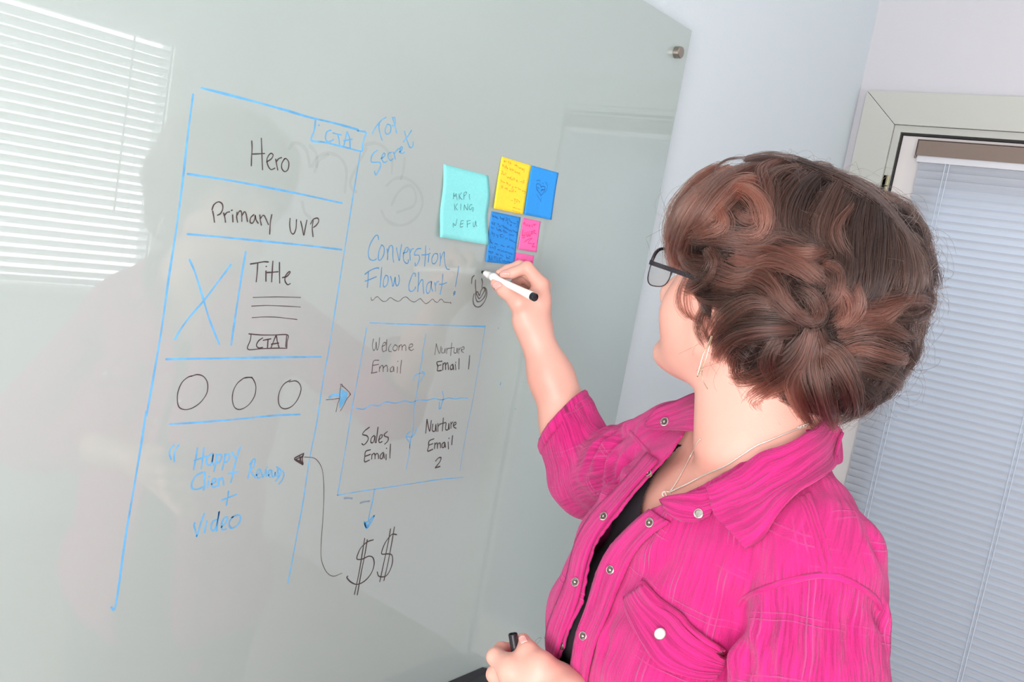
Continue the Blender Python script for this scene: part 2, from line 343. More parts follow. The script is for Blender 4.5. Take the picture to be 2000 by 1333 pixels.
BOARD_MARKS = """ink_line|long blue left edge line of the page drawing|blue|24|5367 16431 5368 15972 5379 15482 5378 14983 5365 14478 5360 13910 5339 13364 5316 12918;5304 12960 5299 12639 5280 12111 5256 11518 5245 10721 5193 10702
ink_line|blue top line of the page drawing|blue|26|5455 16521 5778 16525 6144 16526 6515 16524 6890 16515 7283 16524 7680 16520
ink_line|blue right edge line of the page drawing|blue|17|7769 16258 7760 15714 7759 15119 7755 14450 7753 13976 7751 13634 7741 13463 7736 13222 7739 12667 7712 12178 7715 11612 7698 11150 7684 10756 7668 10470
ink_line|blue line under the word Hero|blue|24|5424 15599 5890 15610 6404 15608 6963 15599 7594 15580
ink_line|blue line under Primary UVP|blue|24|5517 14956 5991 14970 6548 14981 7154 14992 7707 14994
ink_line|blue line under the black button drawing|blue|24|5462 13554 6077 13563 6789 13574 7641 13583
ink_line|blue line under the three circles|blue|22|5611 12801 6025 12801 6547 12811 7014 12827 7438 12821
ink_line|blue upright line beside the cross|blue|25|6287 14834 6277 14574 6271 14240 6268 13935 6268 13726
ink_cross|large blue X on the page drawing|blue|23|5583 14679 5664 14557 5743 14403 5824 14240 5919 14045 6022 13868 6108 13733;6114 14666 5986 14471 5839 14248 5678 14036 5588 13895 5535 13781
ink_box|blue box around the blue CTA|blue|22|6999 16496 7002 16378 6981 16254 7151 16268 7333 16270 7519 16270 7780 16270 7783 16338 7795 16438 7808 16513 7673 16504;7057 16453 7061 16451
ink_word|blue word CTA|blue|18|7250 16430 7196 16401 7182 16336 7206 16294 7257 16291 7311 16329;7286 16403 7419 16405;7368 16400 7396 16345 7422 16275;7502 16461 7497 16381 7483 16263;7502 16461 7558 16392 7590 16283;7473 16344 7601 16388
ink_word|blue slanting words TOP Secret|blue|16|7917 16518 7949 16598 8036 16714 8105 16765;8009 16684 8013 16611 8052 16537 8100 16470;8145 16684 8124 16601 8166 16559 8220 16603 8209 16676 8151 16689;8215 16785 8270 16713 8330 16611;8216 16781 8252 16796 8277 16748 8267 16687 8236 16689;8047 16329 7984 16277 7961 16207 7985 16165 8105 16185 8145 16155 8126 16085 8085 16015 8053 16057;8128 16236 8178 16270 8189 16305 8158 16308 8143 16239 8194 16197 8246 16223;8299 16350 8247 16324 8251 16274 8300 16241 8344 16274;8326 16355 8358 16318 8382 16272;8348 16342 8394 16401 8436 16426;8431 16374 8464 16405 8479 16447 8444 16444 8447 16377 8496 16369 8527 16391;8466 16660 8521 16577 8590 16488 8631 16470 8660 16501 8656 16552;8475 16518 8521 16577 8592 16693
ink_word|black word Hero|black|14|6157 16091 6175 16011 6185 15911 6197 15817;6278 16144 6303 16034 6326 15921 6354 15799;6192 15950 6273 15967 6349 15984;6394 15896 6454 15944 6467 15990 6427 15998 6393 15933 6414 15863 6466 15819 6517 15843;6511 15946 6537 15883 6561 15830;6523 15918 6551 15960 6589 15979;6634 15975 6605 15910 6619 15852 6666 15827 6705 15866 6701 15941 6657 15979 6628 15966
ink_word|black word Primary|black|15|5784 15244 5806 15189 5825 15126;5774 15257 5789 15316 5840 15355 5892 15337 5906 15281 5885 15228 5852 15207;5924 15240 5948 15193 5964 15142;5940 15214 5964 15250 5998 15263;6042 15234 6059 15157;6019 15282 6028 15286;6095 15270 6101 15212 6121 15161;6103 15241 6126 15288 6154 15277 6175 15177;6165 15242 6191 15289 6215 15270 6250 15183;6323 15272 6287 15235 6285 15183 6319 15172 6345 15227 6341 15268 6364 15215 6397 15181;6403 15279 6420 15221 6444 15164;6418 15236 6443 15277 6471 15273 6524 15204 6540 15183;6569 15303 6564 15224 6570 15148 6579 15073
ink_word|black letters UVP|black|15|6837 15291 6846 15211 6879 15129 6921 15113 6944 15176 6935 15276 6933 15287;6999 15276 7036 15202 7076 15112 7081 15191 7089 15300;7185 15306 7187 15219 7219 15111;7153 15263 7182 15322 7247 15346 7271 15309 7244 15258 7206 15225
ink_word|black word Title|black|16|6371 14697 6466 14718 6553 14739 6616 14742;6471 14708 6481 14605 6486 14495;6593 14687 6598 14686;6600 14632 6621 14510;6678 14756 6690 14636 6703 14509;6620 14615 6701 14625 6774 14636;6777 14749 6798 14629 6824 14502;6852 14570 6915 14590 6954 14641 6934 14647 6895 14597 6896 14534 6943 14489 6979 14503
ink_line|topmost of three thin black lines under Title|black|9|6474 14304 6661 14319 6846 14331 7171 14342
ink_line|middle of three thin black lines under Title|black|9|6470 14199 6679 14217 6866 14221 7059 14222 7189 14221
ink_line|lowest of three thin black lines under Title|black|9|6500 14061 6666 14075 6853 14079 7008 14071 7167 14061
ink_box|black box around the black CTA|black|13|6487 13863 6667 13854 6854 13857 7055 13862 7064 13778 7071 13696;6519 13864 6521 13786 6505 13676 6696 13684 6882 13692 7075 13693;7043 13851 7052 13713
ink_word|black word CTA in a black box|black|15|6692 13817 6639 13780 6619 13724 6657 13693 6712 13700;6706 13788 6751 13797 6814 13809;6774 13793 6783 13697;6834 13694 6858 13775 6884 13848 6915 13776 6953 13702;6832 13742 6938 13757
ink_circle|leftmost of the three black circles|black|12|5798 13354 5873 13374 5960 13347 6021 13269 6031 13154 5971 13050 5882 12985 5787 12963 5702 12993 5665 13077 5659 13181 5692 13284 5756 13343 5810 13360
ink_circle|middle of the three black circles|black|12|6515 13320 6609 13325 6662 13279 6700 13198 6695 13085 6629 12983 6528 12932 6443 12955 6391 13049 6384 13159 6422 13252 6485 13306 6535 13329 6626 13327
ink_circle|rightmost of the three black circles|black|13|7188 13259 7291 13269 7364 13222 7395 13145 7365 13028 7290 12938 7186 12908 7100 12947 7060 13040 7065 13147 7117 13236 7208 13284
ink_word|blue opening quotation marks|blue|19|5699 12549 5664 12506 5659 12446 5687 12383;5761 12544 5727 12486 5721 12418 5734 12351
ink_word|blue words Happy Client and a plus sign|blue|21|6009 12487 6007 12369 5997 12230;6093 12486 6099 12360 6098 12232;5991 12339 6141 12375;6214 12405 6156 12363 6157 12292 6201 12259 6232 12317 6232 12396 6232 12317 6259 12259;6280 12388 6285 12280 6275 12177;6284 12367 6330 12384 6354 12345 6331 12288 6290 12279;6397 12384 6399 12285 6388 12187;6401 12362 6446 12380 6466 12335 6443 12284 6400 12277;6484 12398 6522 12354 6546 12320;6597 12453 6581 12381 6567 12302 6555 12205;6119 12182 6040 12147 5998 12065 6016 11993 6082 11977 6164 11999;6150 12182 6162 12070 6170 11958;6216 12061 6218 11981;6218 12120 6222 12116;6268 12019 6313 12041 6317 12077 6281 12081 6268 12019 6297 11975 6343 11986;6357 12077 6366 11983;6362 12048 6395 12084 6420 12057 6437 11988;6547 12198 6546 12092 6535 12012;6478 12124 6620 12142;6522 11899 6523 11818 6520 11720;6440 11796 6544 11818 6642 11845
ink_word|blue word Reviews with closing quotation marks|blue|18|6804 12263 6789 12149 6778 12034;6774 12216 6820 12281 6846 12259 6837 12177 6795 12148 6834 12086 6890 12030;6898 12063 6943 12091 6940 12134 6911 12133 6895 12080 6930 12021 6967 12030;6951 12124 6979 12071 7001 12023 7027 12074 7028 12128;7045 12106 7054 12029;7040 12157 7045 12153;7087 12042 7121 12073 7109 12108 7081 12102 7083 12043 7116 12011;7131 12097 7144 12019 7174 12016 7184 12075 7197 12022 7222 12028 7218 12105;7249 12102 7211 12089 7249 12042 7237 12001;7192 12142 7265 12092 7264 12015 7206 11950;7293 12080 7327 12034 7314 11958 7270 11903
ink_word|blue word Video|blue|22|6111 11556 6108 11521 6134 11461 6162 11384 6172 11398 6193 11524 6225 11656;6275 11552 6266 11464 6267 11412;6407 11553 6357 11531 6348 11451 6384 11413 6413 11457 6424 11554 6430 11654 6430 11520 6433 11405;6495 11445 6539 11487 6560 11550 6521 11564 6491 11495 6510 11409 6564 11409;6641 11555 6603 11511 6604 11444 6647 11404 6717 11427 6754 11488 6744 11548 6695 11567 6624 11549
ink_arrow|black arrow head pointing left at the page drawing|black|19|7595 12285 7516 12257 7461 12219 7612 12132;7596 12280 7588 12207 7612 12135 7549 12193 7589 12259;7482 12217 7571 12244;7494 12207 7596 12163;7539 12246 7573 12174
ink_line|thin black curved line from the arrow down to the dollar signs|black|8|7616 12236 7775 12208 7873 12142 7957 12026 8022 11825 8072 11565 8111 11266 8142 10967 8186 10736 8260 10587 8356 10470 8480 10407 8627 10424
ink_word|larger left black dollar sign|black|19|9140 10836 9029 10825 8919 10756 8876 10667 8875 10589 8983 10569 9103 10590 9193 10550 9242 10441 9214 10307 9108 10209 8963 10183 8827 10247 8732 10335 8747 10353;8961 10886 8961 10671 8960 10377 8939 10034;9017 10857 9016 10622 9003 10349 8998 10014
ink_word|smaller right black dollar sign|black|18|9618 10837 9512 10858 9403 10752 9359 10619 9377 10572 9499 10554 9587 10518 9627 10408 9601 10270 9525 10194 9387 10222 9334 10299;9464 10952 9462 10722 9440 10403 9422 10131;9540 10971 9540 10729 9531 10406 9507 10130
ink_arrow|blue arrow pointing down at the dollar signs|blue|19|9001 11620 8999 11443 8981 11290 8977 11165
ink_arrow_head|blue filled arrow head above the dollar signs|blue|27|8899 11148 8979 11038 9084 11217 8987 11144 8916 11126 8970 11059 9015 11130;8942 11122 8976 11078
ink_line|blue top line of the four square chart|blue|15|8402 14056 9158 14059 10026 14069 10839 14080;9690 14064 10842 14067
ink_line|blue left line of the four square chart|blue|14|8351 13985 8338 13423 8319 12885 8318 12341 8310 11829 8305 11623
ink_line|blue bottom line of the four square chart|blue|14|8305 11623 8690 11627 9290 11624 9938 11621 10398 11619 10938 11593
ink_line|blue right line of the four square chart|blue|10|10837 14084 10847 13482 10848 12815 10829 12311 10832 11716
ink_line|blue upright line dividing the four square chart|blue|14|9525 13933 9528 13810 9518 13688 9533 13535 9526 13381 9541 13180 9541 12994 9534 12885 9545 12745 9577 12587 9596 12428 9582 12303 9586 12193
ink_line|blue lower end of the upright dividing line|blue|12|9562 12352 9597 12097 9590 11987 9590 11872
ink_line|blue wavy line across the four square chart|blue|16|8398 12859 8515 12839 8587 12858 8657 12892 8816 12877 8888 12912 8964 12927 9132 12902 9313 12925 9466 12900 9609 12932 9788 12919 9939 12940 10105 12913 10260 12940 10408 12915 10549 12926 10717 12917
ink_arrow|blue curved arrow towards the first nurture square|blue|15|9421 13236 9438 13297 9515 13335 9624 13333;9568 13368 9635 13333 9606 13271 9586 13218
ink_arrow|blue short arrow pointing down across the wavy line|blue|16|10095 13047 10144 12957 10136 12877 10114 12781;10072 12879 10088 12774 10135 12788
ink_arrow|blue curved arrow towards the sales square|blue|17|9661 12503 9651 12425 9588 12369 9479 12377;9536 12456 9466 12387 9540 12299
ink_word|black words Welcome Email, partly rubbed out|black_faint|12|8505 13836 8507 13738 8545 13674 8570 13710 8565 13796 8605 13681 8627 13739 8616 13855;8690 13733 8744 13755 8747 13785 8708 13784 8693 13718 8725 13660 8771 13675;8757 13831 8782 13671;8849 13771 8821 13720 8832 13668 8883 13661;8931 13760 8901 13713 8930 13676 8978 13684 8983 13736 8931 13760;9014 13751 9019 13681;9018 13729 9052 13762 9078 13737 9090 13682;9079 13729 9120 13760 9149 13738 9167 13678;9216 13716 9284 13739 9276 13774 9226 13764 9222 13708 9277 13679 9320 13699
ink_word|black word Email under Welcome|black_faint|14|8671 13536 8572 13522 8578 13377 8569 13354 8672 13368;8574 13464 8677 13478;8705 13441 8713 13375;8709 13419 8739 13463 8773 13441 8787 13374;8776 13426 8823 13462 8852 13440 8871 13373;8960 13447 8920 13420 8931 13373 8975 13380 8976 13439 8997 13372;9053 13438 9067 13356;9039 13521 9043 13518;9113 13535 9117 13445 9131 13346
ink_word|black faint word Nurture above Email 1|black_faint|12|9786 13620 9779 13768 9783 13771 9883 13636 9890 13745;9918 13722 9928 13652 9981 13652 9988 13715 10005 13644;10025 13723 10041 13636;10032 13692 10061 13723;10115 13803 10137 13605;10068 13716 10179 13732;10193 13725 10204 13653 10257 13653 10256 13725 10283 13645;10293 13726 10315 13637;10306 13694 10332 13729;10359 13691 10420 13711 10407 13743 10362 13734 10369 13678 10423 13654
ink_word|black words Email 1|black|18|9968 13518 9859 13503 9897 13440 9902 13373 9991 13376;9884 13448 9959 13463;9998 13486 10017 13383;10004 13462 10042 13494 10079 13390;10062 13462 10100 13494 10144 13390;10222 13469 10176 13445 10190 13393 10235 13397 10228 13461 10261 13385;10280 13469 10313 13385;10279 13501 10285 13498;10345 13557 10382 13395;10580 13606 10596 13500 10609 13392
ink_word|black word Nurture above Email 2|black|18|9878 12406 9858 12602 9862 12605 9960 12428 9954 12596;10002 12538 10014 12440 10074 12428 10071 12533 10106 12418;10115 12539 10145 12415;10132 12497 10163 12533;10217 12622 10245 12417;10164 12528 10287 12548;10302 12536 10314 12437 10374 12433 10366 12532 10398 12431;10410 12546 10435 12446;10423 12512 10452 12548;10480 12484 10535 12505 10522 12539 10482 12525 10492 12467 10557 12438
ink_word|black words Email 2|black|20|10081 12301 9986 12273 9994 12191 9990 12114 10099 12134;9997 12207 10077 12225;10121 12230 10135 12144;10127 12205 10160 12230 10184 12209 10200 12142;10186 12201 10222 12226 10250 12204 10269 12145;10337 12230 10291 12201 10303 12150 10350 12150 10349 12221 10382 12144;10426 12223 10461 12112;10427 12286 10433 12282;10505 12320 10522 12174;10208 11936 10263 11981 10321 11980 10313 11918 10258 11858 10226 11824 10276 11831 10333 11837
ink_word|black words Sales Email|black|17|8696 12571 8619 12524 8591 12475 8673 12450 8711 12407 8693 12356 8643 12318 8604 12340;8814 12444 8769 12410 8772 12350 8813 12339 8832 12390 8832 12435 8857 12336;8864 12561 8869 12448 8877 12334;8916 12369 8968 12403 8970 12441 8931 12436 8922 12368 8944 12329 8992 12340;9061 12483 9009 12446 9036 12413 9097 12394 9103 12340 9051 12298;8786 12236 8702 12220 8698 12146 8715 12066 8799 12084;8702 12146 8801 12167;8831 12164 8841 12095;8834 12149 8864 12176 8893 12151 8905 12094;8894 12143 8928 12171 8958 12145 8975 12090;9047 12176 9004 12141 9009 12090 9051 12087 9059 12167 9087 12088;9112 12139 9130 12058;9100 12233 9105 12229;9169 12288 9185 12179 9203 12077
ink_arrow|black outline around the blue block arrow|black|8|7837 13001 7952 13004 8058 13008 8046 12932 8040 12826;8067 13008 8054 13102 8052 13200;8071 13193 8159 13134 8241 13067 8195 12997 8151 12899 8113 12837;8040 13208 8068 13207 8079 13171;8227 13082 8250 13060 8231 13046
ink_arrow|blue filled block arrow between the two drawings|blue_fill|41|7894 13034 7941 13060 8038 13063;8078 13129 8116 12915;8110 13107 8137 12928;8134 13092 8152 12970;8165 13084 8174 13012;8081 13002 8102 12894
ink_word|blue words Converstion Flow Chart with exclamation mark|blue_dark|16|8314 15189 8293 15235 8249 15235 8187 15136 8165 15021 8196 14931 8250 14905 8298 14909 8328 14931;8379 15117 8354 15039 8362 14936 8401 14918 8448 14996 8434 15094 8384 15125;8494 15079 8522 15003 8532 14935;8515 15033 8529 15114 8568 15133 8598 15094 8621 14990 8653 14914;8660 15111 8698 15040 8753 14944 8748 15045 8748 15164;8804 15050 8875 15078 8886 15127 8847 15134 8814 15051 8835 14956 8897 14916 8931 14932 8922 14969;8918 15120 8941 15041 8961 14967;8939 15073 8956 15118 8986 15134;9133 15148 9060 15133 9021 15070 9042 15045 9110 15051 9139 15004 9121 14937 9084 14896 9063 14938;9220 15193 9248 15058 9264 14910;9170 15060 9268 15073 9333 15099;9315 15075 9324 14971;9304 15157 9307 15155;9414 15095 9386 15026 9414 14962 9469 14966 9506 15037 9485 15102 9429 15102;9538 15118 9568 15031 9578 14940;9568 15031 9589 15111 9622 15143 9640 15071 9681 14973 9730 14909 9782 14899 9785 14907;8168 14707 8227 14753 8315 14796 8388 14813 8397 14803;8221 14747 8238 14645 8247 14536;8190 14615 8277 14648 8379 14691;8450 14823 8464 14692 8477 14554;8544 14719 8522 14654 8535 14575 8570 14567 8607 14628 8590 14707 8550 14725;8638 14715 8674 14654 8712 14581 8724 14657 8727 14711 8748 14637 8783 14591 8814 14620 8814 14685 8787 14742;9115 14750 9103 14782 9063 14788 9024 14689 9017 14601 9043 14542 9098 14534 9144 14570 9150 14598;9166 14809 9196 14668 9211 14536;9204 14613 9239 14698 9276 14706 9299 14630 9342 14515;9444 14701 9383 14658 9380 14568 9423 14520 9464 14584 9457 14702 9472 14619 9519 14560;9525 14690 9557 14624 9575 14563;9554 14635 9568 14693 9604 14712;9669 14819 9687 14678 9683 14524;9628 14668 9711 14679 9780 14705;9982 14963 9987 14848 9988 14756 9984 14657;9985 14581 9974 14558 9999 14542 10012 14571 9985 14581 9978 14523
ink_line|thin grey wavy line under Flow Chart|black_faint|10|8342 14405 8356 14369 8393 14376 8419 14406 8458 14422 8507 14393 8570 14364 8634 14373 8670 14407 8710 14422 8775 14396 8846 14378 8895 14392 8932 14426 8988 14448 9037 14432 9090 14402 9172 14384 9228 14409 9284 14440 9338 14409 9410 14373 9476 14399 9538 14447 9594 14416 9655 14402 9687 14438 9733 14454 9793 14415 9861 14412 9938 14410;9930 14422 9949 14399
ink_drawing|small black heart inside a double ring, partly rubbed out|black_faint|20|10411 14785 10429 14703 10463 14622;10548 14818 10582 14761 10586 14689;10361 14853 10323 14814 10332 14732;10485 14575 10521 14541 10566 14508 10605 14534 10656 14621 10666 14652;10466 14610 10476 14539 10522 14469 10588 14461 10666 14513 10702 14588 10674 14658 10620 14685 10580 14629 10563 14556 10502 14612 10473 14586;10431 14572 10428 14488 10474 14407 10556 14375 10642 14397 10713 14479 10733 14577 10701 14660 10639 14686
ink_dot|blue dot beside the raised wrist, upper one|blue_dark|22|11481 13152 11477 13117
ink_dot|blue dot beside the raised wrist, lower one|blue_dark|16|11997 12686 12014 12677
ink_dot|tiny black speck below the hand|black|7|11160 14065 11173 14046
ink_drawing|tiny faint box sketched near the lower hand|black_faint|8|13984 7991 14079 8008 14170 7984 14106 7916 14009 7906 13984 7991;14261 7960 14328 7964 14407 7933 14471 7948
ink_smudge|faint blue smudge under the chart|blue_faint|29|8442 11563 8514 11557 8588 11540;8763 11451 8834 11459 8934 11455
ink_ghost|faint grey loops left from rubbed out drawing near Secret|ghost|43|6682 16104 6725 16172 6818 16182 6922 16133 6979 16035 7015 15949;7053 15955 7093 16055 7216 16139 7376 16152 7512 16096 7585 15996 7607 15887 7618 15726;7102 15901 7137 16032 7258 16131;6970 16187 7081 16115 7120 15966;7811 16311 7843 16366 8011 16413 8177 16378 8321 16253 8357 16089;7853 16319 7795 16178 7737 16038 7679 15898 7698 15803 7795 15752;8302 15911 8421 16015 8602 16060 8812 16006 8965 15888 9022 15753 8960 15584 8789 15457 8602 15417 8400 15463 8284 15568;8448 15676 8511 15822 8629 15943 8771 15965 8875 15839 8854 15713 8698 15639 8564 15587;6980 15508 7040 15391 7129 15339;8546 16309 8560 16140 8536 16033"""
for ln in BOARD_MARKS.strip().split('\n'):
    lift0 = .00025 if ln.split('|')[2] in ('black', 'black_faint') else 0
    strokes(ln, gb, lambda x, z, l, e=lift0: (x, BY - l - e, z))

# ------------------------------------------------------------------ sticky notes
NOTE = {'teal': (lin(140, 232, 232), 'large pale teal sticky note reading MKP1 KING NEFU, curled at its edges', .0055),
        'yellow': (lin(255, 226, 62), 'yellow sticky note with orange handwriting, upper middle of the note cluster', .004),
        'heart': (lin(46, 156, 240), 'blue sticky note with a drawn heart, right of the yellow note', .004),
        'bluetext': (lin(46, 148, 232), 'blue sticky note full of dark blue handwriting, below the yellow note', .004),
        'pinktop': (lin(255, 112, 182), 'small pink sticky note with a bold scribble, below the blue heart note', .002),
        'pinklow': (lin(255, 112, 182), 'small pink sticky note partly hidden behind the raised fingertips', .002)}
NOTE_MARKS = """#teal|9303 16364 10292 16360 10494 15344 9423 15347
writing|black pen words MKP1|pen_teal|7|9584 15999 9598 15918;9588 15975 9621 15957 9631 16000 9647 15969 9681 15916;9692 16004 9722 15927;9745 16028 9715 15979 9749 15945 9785 15936;9796 16019 9819 15941;9792 16024 9823 16051 9850 16046 9840 16019 9813 15990;9924 16032 9920 16003 9946 15958
writing|black pen words KING NEFU|pen_teal|7|9640 15848 9673 15758;9703 15862 9675 15808 9730 15771;9777 15867 9797 15783;9853 15869 9869 15789;9854 15866 9939 15801 9922 15892;10015 15891 9986 15887 9966 15847 9988 15813 10020 15823 10023 15843 10057 15848 10059 15791;9673 15518 9665 15576 9715 15548 9742 15644;9887 15639 9838 15627 9822 15558 9836 15537 9883 15553;9833 15581 9881 15596;9964 15637 9977 15553;9954 15641 10032 15659;9975 15595 10038 15620;10099 15636 10108 15585 10135 15583 10153 15665 10167 15609 10186 15589
#yellow|10513 16685 11256 16676 11237 15900 10496 15900
writing|orange handwriting|pen_orange|6|10577 16638 10589 16614 10597 16636 10607 16617;10628 16641 10635 16622;10675 16641 10703 16643;10689 16640 10693 16612;10715 16633 10744 16632 10749 16615 10726 16612 10726 16629;10833 16621 10842 16608;10858 16616 10875 16607 10880 16626 10897 16599;10911 16619 10917 16597;10949 16602 10964 16584;10976 16577 10986 16593 11017 16590 11029 16580;11037 16587 11056 16572 11055 16593 11072 16569;11084 16595 11100 16573 11092 16548;10554 16571 10589 16562 10570 16547 10554 16571;10614 16558 10620 16535 10643 16539 10647 16575 10662 16536 10694 16542 10678 16498;10737 16555 10756 16523 10769 16543 10777 16514;10795 16553 10809 16520 10827 16540 10852 16521;10878 16531 10891 16503 10912 16513 10942 16512;10949 16519 10965 16498 10988 16519 11007 16487;10563 16473 10591 16472 10581 16442 10557 16429;10601 16439 10632 16426 10636 16445;10659 16466 10670 16432;10701 16414 10726 16394 10739 16414 10753 16399;10768 16413 10783 16392 10801 16430 10800 16400 10843 16383 10863 16416;10879 16425 10894 16391;10945 16399 10974 16398 10950 16382 10991 16374;11045 16391 11065 16388 11082 16397 11098 16375;11113 16426 11124 16373;11134 16423 11146 16377;10563 16340 10591 16338 10572 16306;10594 16327 10624 16320 10672 16316;10714 16334 10731 16307 10745 16327 10751 16304;10769 16307 10803 16289 10815 16314;10861 16286 10892 16278 10862 16250;10928 16290 10968 16284 10976 16291;11015 16291 11051 16266 11057 16279 11091 16266;11119 16270 11135 16248 11168 16271;11173 16254 11213 16254 11196 16245;11171 16227 11192 16224;10604 16258 10642 16258 10639 16234 10611 16233 10604 16258;10693 16242 10707 16227 10731 16242 10756 16219 10756 16252;10802 16223 10818 16202 10832 16222;10842 16217 10866 16203;10874 16240 10889 16206 10905 16233;10910 16251 10924 16209;10947 16224 10971 16224 10961 16214;10896 16079 10932 16072;10969 16110 10983 16070;10960 16109 10989 16110;11011 16101 11038 16108 11043 16091 11020 16070 11058 16072;11079 16102 11073 16089 11103 16087 11090 16064;10977 16034 10988 16044 11000 16037
writing||pen_orange|6|10951 15980 10983 15972 10998 15986 11014 15965;11030 15979 11044 15962;11072 15966 11094 15975 11112 15965 11150 15970;10957 15927 10996 15926;11015 15928 11039 15913;11056 15922 11078 15913;11105 15922 11127 15913 11157 15911
#heart|11275 16679 12010 16681 12005 15909 11262 15904
writing|pen drawn heart with an outline of curved lines|pen_blue|8|11635 16244 11623 16267 11542 16311 11488 16355 11472 16402 11498 16424 11549 16426 11593 16402 11604 16382 11629 16404 11680 16409 11705 16394 11708 16351 11674 16290 11635 16263;11509 16371 11554 16359;11620 16313 11624 16351 11675 16355;11617 16338 11671 16352 11699 16362
writing||pen_blue_faint|6|11453 16470 11511 16485 11565 16475;11689 16482 11745 16456 11767 16416 11760 16371 11721 16309;11623 16456 11659 16443;11516 16261 11582 16215 11667 16158;11644 16180 11664 16220
#bluetext|10502 15854 11231 15851 11237 15094 10539 15083
writing|dark blue handwriting|pen_blue|7|10525 15818 10538 15784 10573 15777 10550 15792;10595 15797 10607 15770;10618 15783 10631 15769 10640 15785 10660 15764 10680 15761;10725 15802 10739 15768 10762 15771;10767 15786 10783 15761 10797 15781 10812 15759;10821 15796 10820 15766 10810 15735;10856 15806 10889 15792 10888 15762 10864 15762;10918 15790 10911 15747 10941 15709;10939 15802 10961 15777 10975 15761;10984 15762 11008 15747 11038 15744;10999 15709 11032 15695 11003 15695 11027 15713;11066 15748 11100 15733 11136 15744;11153 15788 11178 15755 11167 15705 11144 15684;10535 15696 10560 15687 10546 15674 10584 15666;10586 15696 10607 15687 10634 15690;10601 15674 10625 15654;10681 15690 10703 15675 10719 15685;10725 15665 10749 15644 10774 15659;10787 15678 10806 15663;10833 15684 10835 15642;10847 15668 10876 15635 10888 15660 10914 15633;10919 15652 10946 15625 10959 15644;10974 15628 10999 15607 11022 15627 11039 15605;11054 15619 11066 15596;11079 15634 11114 15614;11121 15626 11156 15606 11193 15616;10540 15626 10563 15611 10593 15602 10617 15617;10669 15629 10686 15601;10704 15603 10738 15583 10750 15609 10776 15582;10787 15613 10785 15583 10822 15587;10845 15607 10861 15585;10860 15621 10880 15569;10885 15600 10914 15567;10917 15591 10961 15572;11011 15566 11010 15535;11031 15562 11065 15547;11071 15560 11104 15545 11130 15560;11177 15602 11218 15598 11197 15549;10578 15554 10609 15510;10611 15534 10651 15526 10644 15484;10699 15519 10709 15503;10728 15517 10745 15489 10729 15481;10791 15529 10813 15484;10792 15527 10846 15535;10826 15503 10859 15489;10877 15527 10892 15492;10931 15472 10954 15493 10987 15478;11029 15501 11049 15466 11075 15475;11083 15482 11101 15454 11125 15474;11138 15463 11171 15449 11202 15446;10574 15435 10592 15401;10583 15400 10607 15379;10604 15390 10640 15376;10690 15381 10719 15378;10730 15373 10747 15381 10770 15365;10858 15356 10872 15376 10895 15360 10934 15358;11001 15358 11031 15355 11017 15372;11044 15381 11060 15358;11109 15357 11151 15349 11177 15326
writing||pen_blue|7|10589 15345 10593 15310 10627 15308;10640 15327 10674 15306 10690 15314;10697 15338 10725 15323 10716 15286;10779 15298 10801 15288 10816 15302 10839 15286;10865 15295 10891 15273 10914 15293 10931 15265;10954 15285 10978 15269 11003 15283 11038 15262;11052 15282 11089 15255 11113 15275 11140 15247 11173 15269;10557 15259 10590 15239 10605 15252 10629 15230 10623 15218;10633 15249 10671 15246 10659 15221;10751 15230 10783 15215;10771 15226 10809 15223 10814 15205;10863 15234 10882 15200;10896 15219 10938 15205;11007 15235 11031 15182 11068 15192 11019 15194;11080 15217 11110 15214 11082 15175;10586 15185 10611 15127;10587 15179 10619 15182;10604 15151 10627 15154;10620 15128 10679 15133;10660 15185 10674 15139;10709 15178 10774 15178;10742 15175 10747 15139;10796 15168 10811 15115;10835 15165 10909 15172;10850 15142 10878 15145;10846 15124 10894 15122;10927 15143 10960 15127 10985 15142 11010 15120;11024 15139 11058 15124 11083 15138 11118 15117 11153 15132 11213 15131
#pinktop|11298 15851 11765 15850 11783 15347 11290 15346
writing|dark pink handwritten words Make it bigger with an underline scribble|pen_pink|8|11316 15777 11320 15747;11337 15755 11343 15787 11377 15742;11395 15750 11419 15737 11419 15753;11434 15773 11449 15738;11465 15752 11493 15761 11475 15738 11504 15744;11541 15773 11564 15732;11591 15798 11601 15765 11626 15768;11578 15771 11650 15792;11334 15663 11332 15601 11361 15536 11402 15553 11383 15582 11349 15578;11398 15633 11416 15573;11461 15646 11436 15625 11462 15572 11497 15594 11468 15603;11514 15658 11496 15631 11527 15579 11550 15606 11526 15616;11553 15663 11565 15608;11548 15662 11583 15666;11557 15635 11587 15638;11592 15673 11608 15619;11592 15673 11653 15693 11629 15652 11707 15636;11419 15477 11483 15518 11557 15547 11607 15553;11607 15553 11546 15512 11527 15473 11590 15470 11686 15479;11690 15483 11650 15441 11646 15422 11721 15432
#pinklow|11272 15294 11753 15284 11782 14879 11263 14885
writing|dark pink handwriting half covered by the fingers|pen_pink|8|11335 15209 11327 15184 11317 15149 11364 15162;11381 15170 11387 15152 11401 15172 11424 15161;11435 15193 11452 15170 11474 15165;11483 15204 11484 15166;11500 15180 11525 15201 11544 15171;11567 15198 11584 15175 11611 15190 11628 15166 11657 15175;11673 15189 11724 15193 11678 15173 11740 15175"""
cur = None
